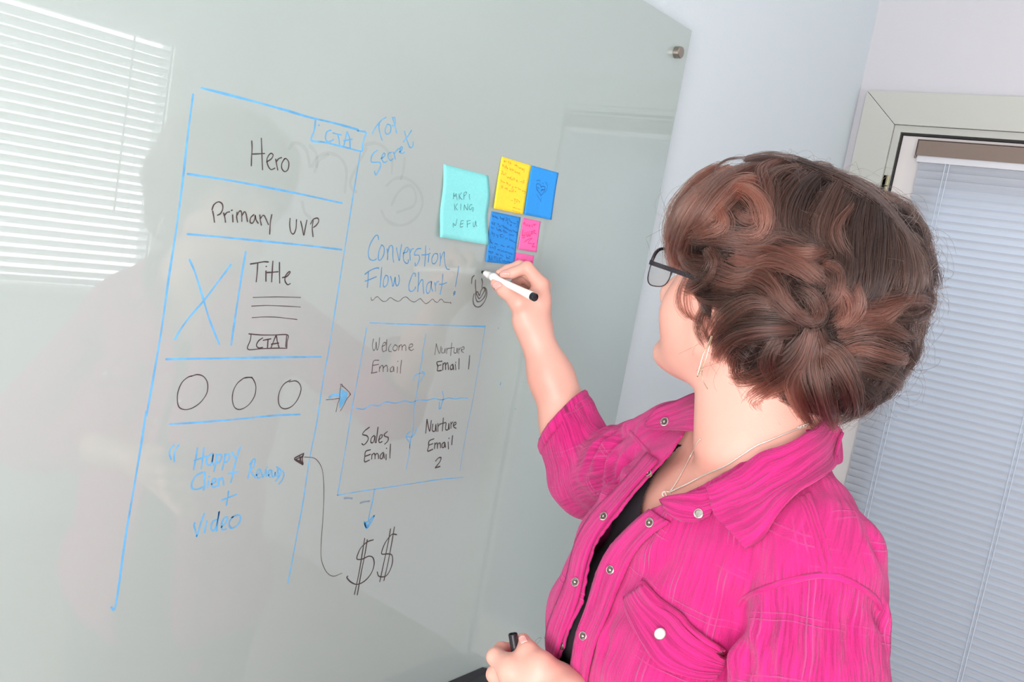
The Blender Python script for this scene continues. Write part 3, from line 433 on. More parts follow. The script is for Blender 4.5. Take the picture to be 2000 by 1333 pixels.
for ln in NOTE_MARKS.strip().split('\n'):
    if ln[0] == '#':
        key, cs = ln[1:].split('|'); c = [int(t) / 1e4 for t in cs.split()]; c = [np.array(c[i:i + 2]) for i in (0, 2, 4, 6)]
        colr, lab, curl = NOTE[key]
        x0, x1 = min(q[0] for q in c), max(q[0] for q in c); z0, z1 = min(q[1] for q in c), max(q[1] for q in c)
        def surf(x, z, l, x0=x0, x1=x1, z0=z0, z1=z1, curl=curl, key=key):
            u, v = (x - x0) / (x1 - x0), (z1 - z) / (z1 - z0)
            d = .0006 + curl * (max(v - .12, 0) ** 1.6) * (.6 + .4 * abs(2 * u - 1)) + (.003 * math.sin(v * 5.2) ** 2 * (u if u > .5 else .5) if key == 'teal' else 0) + {'yellow': .0006}.get(key, 0)
            return (x, BY - d - l, z)
        o = thing('sticky_note', lab, 'sticky note', (float(c[0][0]), BY, float(c[0][1])), 'sticky notes on the glass board')
        b = bmesh.new(); N = 14; g = [[None] * (N + 1) for _ in range(N + 1)]
        for i in range(N + 1):
            for j in range(N + 1):
                u, v = i / N, j / N; p = c[0] * (1 - u) * (1 - v) + c[1] * u * (1 - v) + c[2] * u * v + c[3] * (1 - u) * v
                if key == 'teal': p = p + np.array([.0016 * math.sin(v * 6.0) * (1 if u > .5 else .7), 0])
                g[i][j] = b.verts.new(surf(p[0], p[1], 0))
        for i in range(N):
            for j in range(N): b.faces.new((g[i][j], g[i][j + 1], g[i + 1][j + 1], g[i + 1][j]))
        cur = o; cs_ = surf
        po = obj('paper', b, mat('paper_' + key, colr, .85, noise=.035, nscale=260), o, smooth=True)
        md = po.modifiers.new('t', 'SOLIDIFY'); md.thickness = .0003; md.offset = -1
    else:
        strokes(ln, cur, lambda x, z, l: cs_(x, z, l + .0003))

# ------------------------------------------------------------------ distance fields for soft bodies
import openvdb
npv = lambda v: np.array([v[0], v[1], v[2]], dtype=np.float32)
class Field:
    """smooth union of rounded shapes sampled on a grid and turned into one continuous mesh"""
    def __init__(s, lo, hi, h):
        s.lo = np.array(lo, float); s.h = h; s.n = np.ceil((np.array(hi) - s.lo) / h).astype(int) + 1
        s.ax = [(s.lo[i] + h * np.arange(s.n[i])).astype(np.float32) for i in range(3)]
        s.d = np.full(s.n, 9.0, np.float32)
    def _sub(s, lo, hi, m):
        sl = []
        for i in range(3):
            a = max(0, int((lo[i] - m - s.lo[i]) / s.h)); b = min(s.n[i], int((hi[i] + m - s.lo[i]) / s.h) + 2)
            if b <= a: return None
            sl.append(slice(a, b))
        return tuple(sl), s.ax[0][sl[0]][:, None, None], s.ax[1][sl[1]][None, :, None], s.ax[2][sl[2]][None, None, :]
    def _mix(s, sl, v, k, op):
        a = s.d[sl]
        if op == 'add':
            if k > 0:
                hh = np.clip(.5 + .5 * (a - v) / k, 0, 1); r = a * (1 - hh) + v * hh - k * hh * (1 - hh); s.d[sl] = np.where(a > 5, v, r)
            else: s.d[sl] = np.minimum(a, v)
        else:
            if k > 0:
                hh = np.clip(.5 - .5 * (a + v) / k, 0, 1); s.d[sl] = a * (1 - hh) - v * hh + k * hh * (1 - hh)
            else: s.d[sl] = np.maximum(a, -v)
    def cap(s, a, b, ra, rb, k=.01, op='add', flat=None):
        """round cone; flat=(axis, factor) squashes it along an axis"""
        a, b = npv(a), npv(b); r = max(ra, rb); q = s._sub(np.minimum(a, b) - r, np.maximum(a, b) + r, k + 3 * s.h)
        if q is None: return s
        sl, x, y, z = q; e = b - a; L = float(e @ e) + 1e-12
        px, py, pz = x - a[0], y - a[1], z - a[2]; t = np.clip((px * e[0] + py * e[1] + pz * e[2]) / L, 0, 1)
        dx, dy, dz = px - t * e[0], py - t * e[1], pz - t * e[2]; q2 = dx * dx + dy * dy + dz * dz
        if flat is not None:
            f = npv(flat[0]); w_ = dx * f[0] + dy * f[1] + dz * f[2]; q2 = q2 + w_ * w_ * (1 / flat[1] ** 2 - 1)
        s._mix(sl, np.sqrt(q2) - (ra + t * (rb - ra)), k, op); return s
    def chain(s, pts, rad, k=.006, **kw):
        for i in range(len(pts) - 1): s.cap(pts[i], pts[i + 1], rad[i], rad[i + 1], k, **kw)
        return s
    def ell(s, c, r, R=None, k=.01, op='add'):
        c = npv(c); R = np.eye(3) if R is None else np.array([npv(v) for v in R]); m = max(r)
        ext = np.sqrt(sum((R[i] * r[i]) ** 2 for i in range(3)))
        q = s._sub(c - ext, c + ext, k + 3 * s.h)
        if q is None: return s
        sl, x, y, z = q; px, py, pz = x - c[0], y - c[1], z - c[2]; k0 = 0; k1 = 0
        for i in range(3):
            w_ = (px * R[i][0] + py * R[i][1] + pz * R[i][2]) / r[i]; k0 = k0 + w_ * w_; k1 = k1 + (w_ / r[i]) ** 2
        k0 = np.sqrt(k0); s._mix(sl, k0 * (k0 - 1) / np.maximum(np.sqrt(k1), 1e-6), k, op); return s
    def mesh(s, name):
        bgv = 3 * s.h; g = openvdb.FloatGrid(float(bgv)); g.copyFromArray(np.clip(s.d, -bgv, bgv).astype(np.float32), tolerance=0.0)
        p, q = g.convertToQuads(0.0); p = np.asarray(p, np.float64) * s.h + s.lo
        q = np.asarray(q); me = bpy.data.meshes.new(name)
        me.vertices.add(len(p)); me.vertices.foreach_set('co', p.astype(np.float32).ravel())
        me.loops.add(q.size); me.loops.foreach_set('vertex_index', q[:, ::-1].astype(np.int32).ravel() if s.flip() else q.astype(np.int32).ravel())
        me.polygons.add(len(q)); me.polygons.foreach_set('loop_start', (np.arange(len(q)) * 4).astype(np.int32))
        me.update(calc_edges=True); me.validate()
        return me
    def flip(s): return False
def smooth_mesh(me, it=2, f=.5):
    n_ = len(me.vertices); co_ = np.empty(n_ * 3); me.vertices.foreach_get('co', co_); co_ = co_.reshape(-1, 3)
    e = np.empty(len(me.edges) * 2, np.int64); me.edges.foreach_get('vertices', e); e = e.reshape(-1, 2)
    deg = np.bincount(e.ravel(), minlength=n_)[:, None]
    for _ in range(it):
        a = np.zeros_like(co_)
        for i in range(3): a[:, i] = np.bincount(e[:, 0], co_[e[:, 1], i], n_) + np.bincount(e[:, 1], co_[e[:, 0], i], n_)
        co_ += f * (a / np.maximum(deg, 1) - co_)
    me.vertices.foreach_set('co', co_.ravel()); me.update(); return me
def join_meshes(name, meshes):
    b = bmesh.new()
    for m_ in meshes: b.from_mesh(m_)
    me = bpy.data.meshes.new(name); b.to_mesh(me); b.free(); return me
def bvh_of(me): 
    return BVHTree.FromPolygons([v.co.copy() for v in me.vertices], [tuple(p.vertices) for p in me.polygons])

# ------------------------------------------------------------------ pose of the person
def axes(az, pitch=0, roll=0):
    f = V((math.cos(az) * math.cos(pitch), math.sin(az) * math.cos(pitch), math.sin(pitch)))
    l = V((-math.sin(az), math.cos(az), 0)); u = f.cross(l) 
    if roll: l, u = l * math.cos(roll) + u * math.sin(roll), u * math.cos(roll) - l * math.sin(roll)
    return l, f, u
hl, hf, hu = axes(math.radians(86), math.radians(6), math.radians(0))     # head: left, forward, up
EAR = at(1414, 588, .905); HC = EAR - hl * .074
H = lambda l, f, u: HC + hl * l + hf * f + hu * u
tl, tf, tu = axes(math.radians(152))                                       # torso
TC = V((.916, .379, 0))
T = lambda l, f, z: V((TC.x, TC.y, 0)) + tl * l + tf * f + V((0, 0, z))
SHL, ELL_, WRL = at(1592, 1102, .848), V((.758, .180, 1.07)), at(1118, 1372, .952)
SHR, ELR, WRR = at(1325, 885, 1.11), at(1150, 935, 1.335), at(1045, 652, 1.345)
NB = at(1492, 852, .965)

def body_core(F, off=0.0, k=.03):
    """torso shared by skin, top and shirt; off grows it outwards"""
    R = (tl, tf, tu)
    F.ell(T(0, -.005, 1.16), (.148 + off, .098 + off, .20 + off), R, k)
    F.ell(T(0, .0, 1.265), (.150 + off, .072 + off, .068 + off), R, k)
    for s_ in (-1, 1):
        F.ell(T(.068 * s_, .058, 1.135), (.074 + off, .062 + off, .076 + off), R, k)
    F.ell(T(0, .010, .98), (.150 + off, .118 + off, .17 + off), R, k)
    F.ell(T(0, -.005, .84), (.180 + off, .135 + off, .13 + off), R, k)
    F.cap(SHL + V((0, 0, -.01)), SHR + V((0, 0, -.01)), .047 + off, .044 + off, k)

HB = 0.0024
Fb = Field((.56, .02, .66), (1.22, .74, 1.76), HB)
body_core(Fb)
# neck and trapezius
Fb.cap(H(0, -.022, -.02), NB + V((0, 0, .01)), .056, .058, .02); Fb.cap(H(0, .010, -.045), NB + tf * .028 + V((0, 0, -.01)), .044, .05, .02)
Fb.cap(NB + V((0, 0, .012)), NB.lerp(SHL, .82) + V((0, 0, .008)), .045, .036, .03); Fb.cap(NB + V((0, 0, .012)), NB.lerp(SHR, .8) + V((0, 0, .012)), .045, .034, .03)
# skull and face
R = (hl, hf, hu)
Fb.ell(H(0, -.014, .045), (.077, .096, .086), R, .02); Fb.ell(H(0, .040, .010), (.064, .054, .080), R, .02)
Fb.ell(H(0, .040, -.050), (.054, .050, .050), R, .02)
Fb.ell(H(0, .089, -.084), (.018, .0155, .0150), R, .012)
for s_ in (-1, 1):
    Fb.ell(H(.036 * s_, .060, -.028), (.029, .029, .036), R, .016)
    Fb.cap(H(.014 * s_, .066, -.078), H(.048 * s_, .012, -.046), .018, .026, .03)
    Fb.ell(H(.020 * s_, .088, .035), (.024, .010, .010), R, .012)                       # brow
    Fb.ell(H(.031 * s_, .099, .014), (.017, .016, .013), R, .008, 'sub')                # socket
    Fb.ell(H(.011 * s_, .101, -.026), (.008, .010, .007), R, .006)                      # nostril wings
    Fb.ell(H(.079 * s_, -.010, -.001), (.007, .019, .031), (hl, hf, hu), .005)          # ear
    Fb.ell(H(.086 * s_, -.006, .003), (.006, .010, .018), (hl, hf, hu), .004, 'sub')
    Fb.ell(H(.078 * s_, -.003, -.030), (.006, .009, .010), (hl, hf, hu), .004)          # lobe
Fb.cap(H(0, .088, .020), H(0, .109, -.018), .008, .012, .010)                            # nose
Fb.ell(H(0, .089, -.048), (.024, .013, .007), R, .006); Fb.ell(H(0, .088, -.058), (.020, .012, .007), R, .006)
Fb.cap(H(-.022, .099, -.0525), H(.022, .099, -.0525), .0012, .0012, .002, 'sub')
Fb.ell(H(0, .036, -.070), (.038, .042, .024), R, .02)                                    # under the chin
# upper arms
Fb.chain([SHL, ELL_], [.048, .040], .03); Fb.chain([SHR, ELR], [.046, .038], .03)
body_me = smooth_mesh(Fb.mesh('body'), 1)

# forearms with their hands, on a finer grid
FAC = (FWD, .8)
def hand_right():
    F = Field(tuple(min(ELR[i], WRR[i]) - (.07 if i != 1 else .08) for i in range(3)), (max(ELR.x, WRR.x) + .07, .872, WRR.z + .16), .0015)
    F.chain([ELR, ELR.lerp(WRR, .35), ELR.lerp(WRR, .7), WRR], [.040, .041, .031, .0245], .02)
    mk = lambda pts: [at(x, y, d) for x, y, d in pts]
    im, mm, rm, pm = mk([(1056, 556, 1.335), (1060, 558, 1.357), (1058, 568, 1.379), (1054, 583, 1.398)])
    w = WRR
    for p, r in ((im, .0115), (mm, .012), (rm, .0115), (pm, .0105)): F.cap(w.lerp(p, .12), p, .0185, r, .012)
    F.chain([im] + mk([(1029, 523, 1.338), (1001, 534, 1.345), (984, 537, 1.350)]), [.0118, .0094, .0080, .0068], .0035)
    F.chain([mm] + mk([(1014, 521, 1.360), (992, 527, 1.366), (976, 534, 1.362)]), [.0115, .0092, .0078, .0066], .0035)
    F.chain([rm] + mk([(1022, 540, 1.384), (1006, 556, 1.380), (1018, 572, 1.368)]), [.011, .0090, .0078, .0068], .0035)
    F.chain([pm] + mk([(1026, 566, 1.402), (1014, 578, 1.394), (1026, 588, 1.384)]), [.010, .0082, .0070, .0062], .0035)
    cmc, mcp, ip, tip = mk([(1030, 628, 1.338), (1015, 592, 1.326), (986, 567, 1.338), (968, 553, 1.348)])
    F.cap(w.lerp(cmc, .3), cmc, .019, .0185, .012); F.cap(cmc, mcp, .0185, .0132, .010); F.cap(mcp, ip, .0132, .0112, .005); F.cap(ip, tip, .0112, .0078, .005)
    F.cap(mcp, im.lerp(w, .25), .0105, .012, .014)                                      # web
    F.cap(cmc, im.lerp(w, .4), .016, .014, .016); F.cap(cmc.lerp(pm, .6), w, .017, .02, .015)
    # crease where the thumb folds
    return F, tip, ip, mk([(984, 537, 1.350), (1001, 534, 1.345)])
FR, th_tip, th_ip, ix_tip = hand_right()
hr_me = smooth_mesh(FR.mesh('hand'), 1)
def hand_left():
    F = Field((.64, .10, .96), (.98, .64, 1.24), .0017)
    mk = lambda pts: [at(x, y, d * .89) for x, y, d in pts]
    F.chain([ELL_, ELL_.lerp(WRL, .35), ELL_.lerp(WRL, .7), WRL], [.042, .042, .031, .0245], .02)
    im, mm, rm, pm = mk([(1004, 1311, 1.100), (1006, 1338, 1.112), (1012, 1364, 1.128), (1026, 1388, 1.148)])
    for p, r in ((im, .0122), (mm, .0122), (rm, .0118), (pm, .0108)): F.cap(WRL.lerp(p, .1), p, .020, r, .016)
    F.chain([im] + mk([(968, 1284, 1.125), (979, 1270, 1.146), (996, 1268, 1.158)]), [.0113, .0098, .0085, .0072], .004)
    F.chain([mm] + mk([(968, 1318, 1.132), (976, 1300, 1.158), (994, 1292, 1.165)]), [.0113, .0102, .0086, .0074], .004)
    F.chain([rm] + mk([(970, 1346, 1.148), (982, 1330, 1.172), (1000, 1322, 1.175)]), [.0108, .0098, .0084, .0072], .004)
    F.chain([pm] + mk([(980, 1372, 1.168), (994, 1358, 1.188), (1010, 1350, 1.188)]), [.0105, .0083, .0076, .0066], .004)
    cmc, mcp, ip, tip = mk([(1088, 1338, 1.095), (1056, 1303, 1.090), (1033, 1274, 1.108), (1021, 1252, 1.125)])
    F.cap(WRL, cmc, .022, .019, .014); F.cap(cmc, mcp, .019, .0134, .010); F.cap(mcp, ip, .0134, .0105, .006); F.cap(ip, tip, .0105, .0083, .006)
    F.cap(cmc, im, .017, .015, .018); F.cap(mcp, im.lerp(WRL, .3), .012, .013, .014)
    return F, tip, ip
FL, tl_tip, tl_ip = hand_left()
hl_me = smooth_mesh(FL.mesh('hand'), 1)

def skin_material():
    m = bpy.data.materials.new('skin'); m.use_nodes = True; nt = m.node_tree; b = nt.nodes['Principled BSDF']; L = nt.links.new
    tc = nt.nodes.new('ShaderNodeTexCoord')
    n1 = nt.nodes.new('ShaderNodeTexNoise'); n1.inputs['Scale'].default_value = 9; n1.inputs['Detail'].default_value = 5; L(tc.outputs['Object'], n1.inputs['Vector'])
    cr = nt.nodes.new('ShaderNodeValToRGB'); cr.color_ramp.elements[0].position = .35; cr.color_ramp.elements[1].position = .68
    cr.color_ramp.elements[0].color = (*lin(224, 174, 158), 1); cr.color_ramp.elements[1].color = (*lin(218, 158, 142), 1)
    L(n1.outputs['Fac'], cr.inputs['Fac'])
    v = nt.nodes.new('ShaderNodeTexVoronoi'); v.inputs['Scale'].default_value = 34; L(tc.outputs['Object'], v.inputs['Vector'])   # a few small moles
    mr = nt.nodes.new('ShaderNodeMapRange'); mr.inputs['From Min'].default_value = .035; mr.inputs['From Max'].default_value = .06; L(v.outputs['Distance'], mr.inputs['Value'])
    wn_ = nt.nodes.new('ShaderNodeSeparateColor'); L(v.outputs['Color'], wn_.inputs['Color'])
    lt = nt.nodes.new('ShaderNodeMath'); lt.operation = 'GREATER_THAN'; lt.inputs[1].default_value = .22; L(wn_.outputs['Red'], lt.inputs[0])
    mxm = nt.nodes.new('ShaderNodeMath'); mxm.operation = 'MAXIMUM'; L(mr.outputs['Result'], mxm.inputs[0]); L(lt.outputs[0], mxm.inputs[1])
    mx = nt.nodes.new('ShaderNodeMix'); mx.data_type = 'RGBA'; mx.inputs[6].default_value = (*lin(176, 104, 84), 1)
    L(mxm.outputs[0], mx.inputs[0]); L(cr.outputs['Color'], mx.inputs[7]); L(mx.outputs[2], b.inputs['Base Color'])
    n2 = nt.nodes.new('ShaderNodeTexNoise'); n2.inputs['Scale'].default_value = 420; n2.inputs['Detail'].default_value = 2; L(tc.outputs['Object'], n2.inputs['Vector'])
    bp = nt.nodes.new('ShaderNodeBump'); bp.inputs['Strength'].default_value = .25; bp.inputs['Distance'].default_value = .0005; L(n2.outputs['Fac'], bp.inputs['Height']); L(bp.outputs['Normal'], b.inputs['Normal'])
    b.inputs['Roughness'].default_value = .48; b.inputs['Subsurface Weight'].default_value = .18; b.inputs['Subsurface Radius'].default_value = (.012, .005, .003); b.inputs['Subsurface Scale'].default_value = .8
    return m
M['skin'] = skin_material(); M['nail'] = mat('nail', lin(240, 178, 170), .25, coat=.4)
person = thing('person', 'woman with curly brown hair in a bright pink shirt, raising a marker to the board', 'person', (TC.x, TC.y, 0))
body = obj('body', join_meshes('body', [body_me, hr_me, hl_me]), M['skin'], person, smooth=True)

# ------------------------------------------------------------------ shirt
def coords(me):
    a = np.empty(len(me.vertices) * 3); me.vertices.foreach_get('co', a); return a.reshape(-1, 3)
def normals(me):
    a = np.empty(len(me.vertices) * 3, np.float32); me.vertex_normals.foreach_get('vector', a); return a.reshape(-1, 3).astype(float)
TLn, TFn, TCn = npv(tl).astype(float), npv(tf).astype(float), np.array([TC.x, TC.y, 0])
def tco(p): q = p - TCn; return q @ TLn, q @ TFn, p[..., 2]
def cast(bv, x, y):
    h = bv.ray_cast(CAM, ray(x, y).normalized()); return (h[0], h[1]) if h[0] else None
def cast_line(bv, pts, sub=6):
    out = []; last = None
    for x, y in catmull(pts, sub):
        h = cast(bv, x, y)
        if h is None:
            if last is None: continue
            d = (last[0] - CAM).dot(FWD); h = (at(x, y, d), last[1])
        out.append(h); last = h
    return out
Fs = Field((.54, .0, .66), (1.24, .78, 1.48), .003)
body_core(Fs, .017, .035)
Fs.ell(T(-.075, .052, 1.225), (.060, .062, .060), (tl, tf, tu), .04)
Fs.cap(NB + V((0, 0, -.005)), NB.lerp(SHL, .85) + V((0, 0, .006)), .050, .050, .03); Fs.cap(NB + V((0, 0, -.005)), NB.lerp(SHR, .8) + V((0, 0, .008)), .050, .044, .03)
Fs.chain([SHL, ELL_], [.057, .088], .020); Fs.cap(ELL_, ELL_.lerp(WRL, .42), .072, .054, .03); Fs.chain([SHR, ELR], [.060, .057], .022)
CUFF = at(1103, 814, 1.325); armd = (WRR - ELR).normalized()
Fs.cap(ELR, CUFF, .056, .0475, .02)
shirt_me = smooth_mesh(Fs.mesh('shirt'), 2)
solid_bv = bvh_of(shirt_me)
# creases pressed into the cloth: (polyline, depth, half width)
CREASE = [([(1236, 842), (1205, 862), (1178, 905), (1168, 965)], .010, .0075), ([(1252, 880), (1222, 905), (1202, 950), (1196, 985)], .009, .0075), ([(1216, 842), (1185, 858), (1160, 885), (1140, 930)], .006, .006),
          ([(1215, 800), (1195, 830), (1165, 850)], .005, .006), ([(1480, 1104), (1456, 1160), (1440, 1232), (1418, 1300), (1405, 1345)], .011, .012), ([(1475, 1190), (1460, 1240), (1462, 1290), (1455, 1330)], .006, .008),
          ([(1705, 1170), (1722, 1225), (1728, 1290)], .006, .007), ([(1688, 1010), (1712, 1075), (1735, 1120)], .004, .006), ([(1330, 1060), (1290, 1100), (1262, 1135)], .004, .010), ([(1390, 1120), (1420, 1180), (1430, 1230)], .005, .012),
          ([(1655, 1180), (1662, 1240), (1655, 1310)], .004, .006), ([(1560, 1190), (1550, 1250), (1555, 1320)], .004, .006), ([(1200, 1200), (1180, 1270), (1170, 1330)], .004, .007), ([(1610, 1200), (1612, 1260), (1600, 1325)], .003, .005), ([(1510, 1200), (1500, 1260), (1508, 1325)], .003, .005)]
P = coords(shirt_me); N_ = normals(shirt_me); disp = np.zeros(len(P))
for pl, dep, wd in CREASE:
    L = np.array([npv(h[0]) for h in cast_line(solid_bv, pl, 8)]); near = np.full(len(P), 9.0)
    bb = (P > L.min(0) - .05).all(1) & (P < L.max(0) + .05).all(1); Q = P[bb]
    dd = np.sqrt(((Q[:, None, :] - L[None]) ** 2).sum(2)); j = dd.argmin(1); fade = np.sin(np.pi * np.clip((j + .5) / len(L), 0.08, .92)); dd = dd.min(1)
    disp[bb] += -dep * fade * np.exp(-(dd / wd) ** 2) + dep * .55 * fade * np.exp(-((dd - 2.1 * wd) / wd) ** 2)
# soft random waviness of the cloth
l_, f_, z_ = tco(P)
disp += .0016 * np.sin(l_ * 95 + 2.2 * np.sin(z_ * 21)) * np.sin(f_ * 60 + z_ * 9 + 1) + .0010 * np.sin(z_ * 130 + 3 * np.sin(l_ * 30 + f_ * 22))
P = P + N_ * disp[:, None]; shirt_me.vertices.foreach_set('co', P.ravel()); shirt_me.update()
skin_bv = bvh_of(body_me); shirt_bv = bvh_of(shirt_me)

EZ = np.array([.60, .95, 1.10, 1.124, 1.144, 1.164, 1.18, 1.192, 1.21, 1.229, 1.25, 1.277, 1.298, 1.308, 1.318, 1.341, 1.363, 1.397, 1.42, 1.46])
EL = np.array([.02, -.01, -.028, -.030, -.030, -.029, -.030, -.032, -.036, -.036, -.030, -.016, -.001, .010, .019, .041, .056, .073, .080, .085])
RZ = np.array([.60, .95, 1.10, 1.134, 1.16, 1.18, 1.193, 1.205, 1.222, 1.239, 1.262, 1.287, 1.317, 1.343, 1.37, 1.40, 1.46])
RL = np.array([-.11, -.085, -.058, -.048, -.042, -.043, -.046, -.050, -.055, -.056, -.052, -.046, -.042, -.046, -.055, -.070, -.085])
edgeL = lambda z: np.interp(z, EZ, EL)
edgeR = lambda z: np.interp(z, RZ, RL)
def cut_shirt(me):
    P = coords(me); l, f, z = tco(P); front = (f > 0.0)
    for E_ in (edgeL, edgeR):
        e = E_(z); m_ = front & (np.abs(l - e) < .0016) & (z < 1.40); P[m_] += ((e - l)[m_, None]) * TLn
    l, f, z = tco(P); me.vertices.foreach_set('co', P.ravel())
    inside = front & (l < edgeL(z) - 1e-4) & (l > edgeR(z) + 1e-4)
    nb = npv(NB).astype(float); q = P - nb; r_ = np.sqrt(q[:, 0] ** 2 + q[:, 1] ** 2); inside |= (r_ < .066) & (P[:, 2] > nb[2] - .02)
    cd = npv((at(1150, 764, 1.325) - at(1056, 864, 1.325)).cross(ray(1103, 814) + RGT * .25)).astype(float); cd /= np.linalg.norm(cd)
    if cd @ npv(armd) < 0: cd = -cd
    q = P - npv(CUFF); ad = npv(armd); ax_ = q @ ad; rad = np.linalg.norm(q - ax_[:, None] * ad, axis=1)
    inside |= ((q @ cd) > 0) & (rad < .085) & (ax_ > -.08)
    inside |= P[:, 2] < .70
    b = bmesh.new(); b.from_mesh(me); b.verts.ensure_lookup_table()
    dead = [f_ for f_ in b.faces if sum(bool(inside[v.index]) for v in f_.verts) >= 3]
    bmesh.ops.delete(b, geom=dead, context='FACES'); 
    # keep the largest island, smooth the cut rim
    for _ in range(3):
        be = [e for e in b.edges if e.is_boundary]; nb_ = {}
        for e in be:
            nb_.setdefault(e.verts[0], []).append(e.verts[1]); nb_.setdefault(e.verts[1], []).append(e.verts[0])
        new = {v: (v.co * .5 + (ns[0].co + ns[1].co) * .25) for v, ns in nb_.items() if len(ns) == 2}
        for v, c_ in new.items(): v.co = c_
    me2 = bpy.data.meshes.new('shirt'); 
    sl_lo = npv(SHR); ad2 = npv((ELR - SHR).normalized())
    for f_ in b.faces:
        c_ = np.array(f_.calc_center_median()); t_ = (c_ - npv(SHR)) @ ad2
        le = np.linalg.norm(c_ - npv(SHL) - max(0, min(.3, (c_ - npv(SHL)) @ npv((ELL_ - SHL).normalized()))) * npv((ELL_ - SHL).normalized()))
        pass
    b.to_mesh(me2); b.free(); return me2

def fabric(name, layers, along=.055, col=lin(202, 40, 122), plaid=True, dist=.0042):
    """crinkled gauze: fine ribs and thin raised check lines; each cloth piece has its own weave coordinates (across, along, weight)"""
    m = bpy.data.materials.new(name); m.use_nodes = True; nt = m.node_tree; b = nt.nodes['Principled BSDF']; L = nt.links.new; N = nt.nodes.new
    def mx(a, c, op='MAXIMUM'):
        n = N('ShaderNodeMath'); n.operation = op; L(a, n.inputs[0])
        if isinstance(c, float): n.inputs[1].default_value = c
        else: L(c, n.inputs[1])
        return n.outputs[0]
    def line(sock, period, off, wdt):
        a = N('ShaderNodeMath'); a.operation = 'MULTIPLY_ADD'; a.inputs[1].default_value = 1 / period; a.inputs[2].default_value = off; L(sock, a.inputs[0])
        f = N('ShaderNodeMath'); f.operation = 'PINGPONG'; f.inputs[1].default_value = .5; L(a.outputs[0], f.inputs[0])
        r = N('ShaderNodeMapRange'); r.inputs['From Min'].default_value = 0; r.inputs['From Max'].default_value = wdt / period; r.inputs['To Min'].default_value = 1; r.inputs['To Max'].default_value = 0; L(f.outputs[0], r.inputs['Value']); return r.outputs[0]
    H1 = H2 = None
    for k in range(layers):
        at_ = N('ShaderNodeAttribute'); at_.attribute_name = 'rib%d' % k; A = at_.outputs['Vector']
        wob = N('ShaderNodeTexNoise'); wob.noise_dimensions = '2D'; wob.inputs['Scale'].default_value = 13; wob.inputs['Detail'].default_value = 2; L(A, wob.inputs['Vector'])
        ad = N('ShaderNodeVectorMath'); ad.operation = 'MULTIPLY_ADD'; ad.inputs[1].default_value = (.010, .010, 0); L(wob.outputs['Color'], ad.inputs[0]); L(A, ad.inputs[2])
        st = N('ShaderNodeVectorMath'); st.operation = 'MULTIPLY'; st.inputs[1].default_value = (1, along, 0); L(ad.outputs[0], st.inputs[0])
        n1 = N('ShaderNodeTexNoise'); n1.noise_dimensions = '2D'; n1.inputs['Scale'].default_value = 300; n1.inputs['Detail'].default_value = 3; n1.inputs['Roughness'].default_value = .6; L(st.outputs[0], n1.inputs['Vector'])
        sp_ = N('ShaderNodeSeparateXYZ'); L(ad.outputs[0], sp_.inputs[0]); w_ = N('ShaderNodeSeparateXYZ'); L(A, w_.inputs[0]); W = w_.outputs['Z']
        amp = .5 if (k == 0 and layers > 1) else (.7 if k == 1 else 1.0); ctr = N('ShaderNodeMath'); ctr.operation = 'MULTIPLY_ADD'; ctr.inputs[1].default_value = amp; ctr.inputs[2].default_value = .5 * (1 - amp); L(n1.outputs['Fac'], ctr.inputs[0]); h1 = mx(ctr.outputs[0], W, 'MULTIPLY'); H1 = h1 if H1 is None else mx(H1, h1, 'ADD')
        if plaid:
            s = line(sp_.outputs['Y'], .052, .1, .0011)
            for args in ((sp_.outputs['Y'], .052, .22, .0011), (sp_.outputs['X'], .047, .3, .0011), (sp_.outputs['X'], .047, .42, .0011)): s = mx(s, line(*args))
            brk = N('ShaderNodeMapRange'); brk.inputs['From Min'].default_value = .48; brk.inputs['From Max'].default_value = .62; L(wob.outputs['Fac'], brk.inputs['Value']); s = mx(mx(s, brk.outputs[0], 'MULTIPLY'), W, 'MULTIPLY')
            H2 = s if H2 is None else mx(H2, s, 'ADD')
    tc = N('ShaderNodeTexCoord'); n2 = N('ShaderNodeTexNoise'); n2.inputs['Scale'].default_value = 900; n2.inputs['Detail'].default_value = 2; L(tc.outputs['Object'], n2.inputs['Vector'])
    h = mx(H1, mx(n2.outputs['Fac'], .20, 'MULTIPLY'), 'ADD')
    if plaid: h = mx(h, mx(H2, .36, 'MULTIPLY'), 'ADD')
    bp = N('ShaderNodeBump'); bp.inputs['Strength'].default_value = .9; bp.inputs['Distance'].default_value = dist; L(h, bp.inputs['Height']); L(bp.outputs['Normal'], b.inputs['Normal'])
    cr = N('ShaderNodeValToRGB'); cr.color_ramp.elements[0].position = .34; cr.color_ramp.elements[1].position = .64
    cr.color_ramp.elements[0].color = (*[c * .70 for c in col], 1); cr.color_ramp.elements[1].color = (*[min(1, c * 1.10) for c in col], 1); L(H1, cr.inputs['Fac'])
    mc = N('ShaderNodeMix'); mc.data_type = 'RGBA'; mc.inputs[0].default_value = 0; mc.inputs[7].default_value = (*lin(250, 120, 188), 1)
    if plaid: L(mx(H2, .34, 'MULTIPLY'), mc.inputs[0])
    L(cr.outputs['Color'], mc.inputs[6]); L(mc.outputs[2], b.inputs['Base Color'])
    b.inputs['Roughness'].default_value = .85; b.inputs['Sheen Weight'].default_value = .25; b.inputs['Sheen Tint'].default_value = (1, .6, .8, 1); b.inputs['Specular IOR Level'].default_value = .2
    return m
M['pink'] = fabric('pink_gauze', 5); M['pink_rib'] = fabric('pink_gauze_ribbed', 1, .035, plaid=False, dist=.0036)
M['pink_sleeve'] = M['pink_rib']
def set_rib(me, uv, k=0):
    at_ = me.attributes.new('rib%d' % k, 'FLOAT_VECTOR', 'POINT'); q = np.ones((len(uv), 3), np.float32); q[:, :uv.shape[1]] = uv; at_.data.foreach_set('vector', q.ravel())
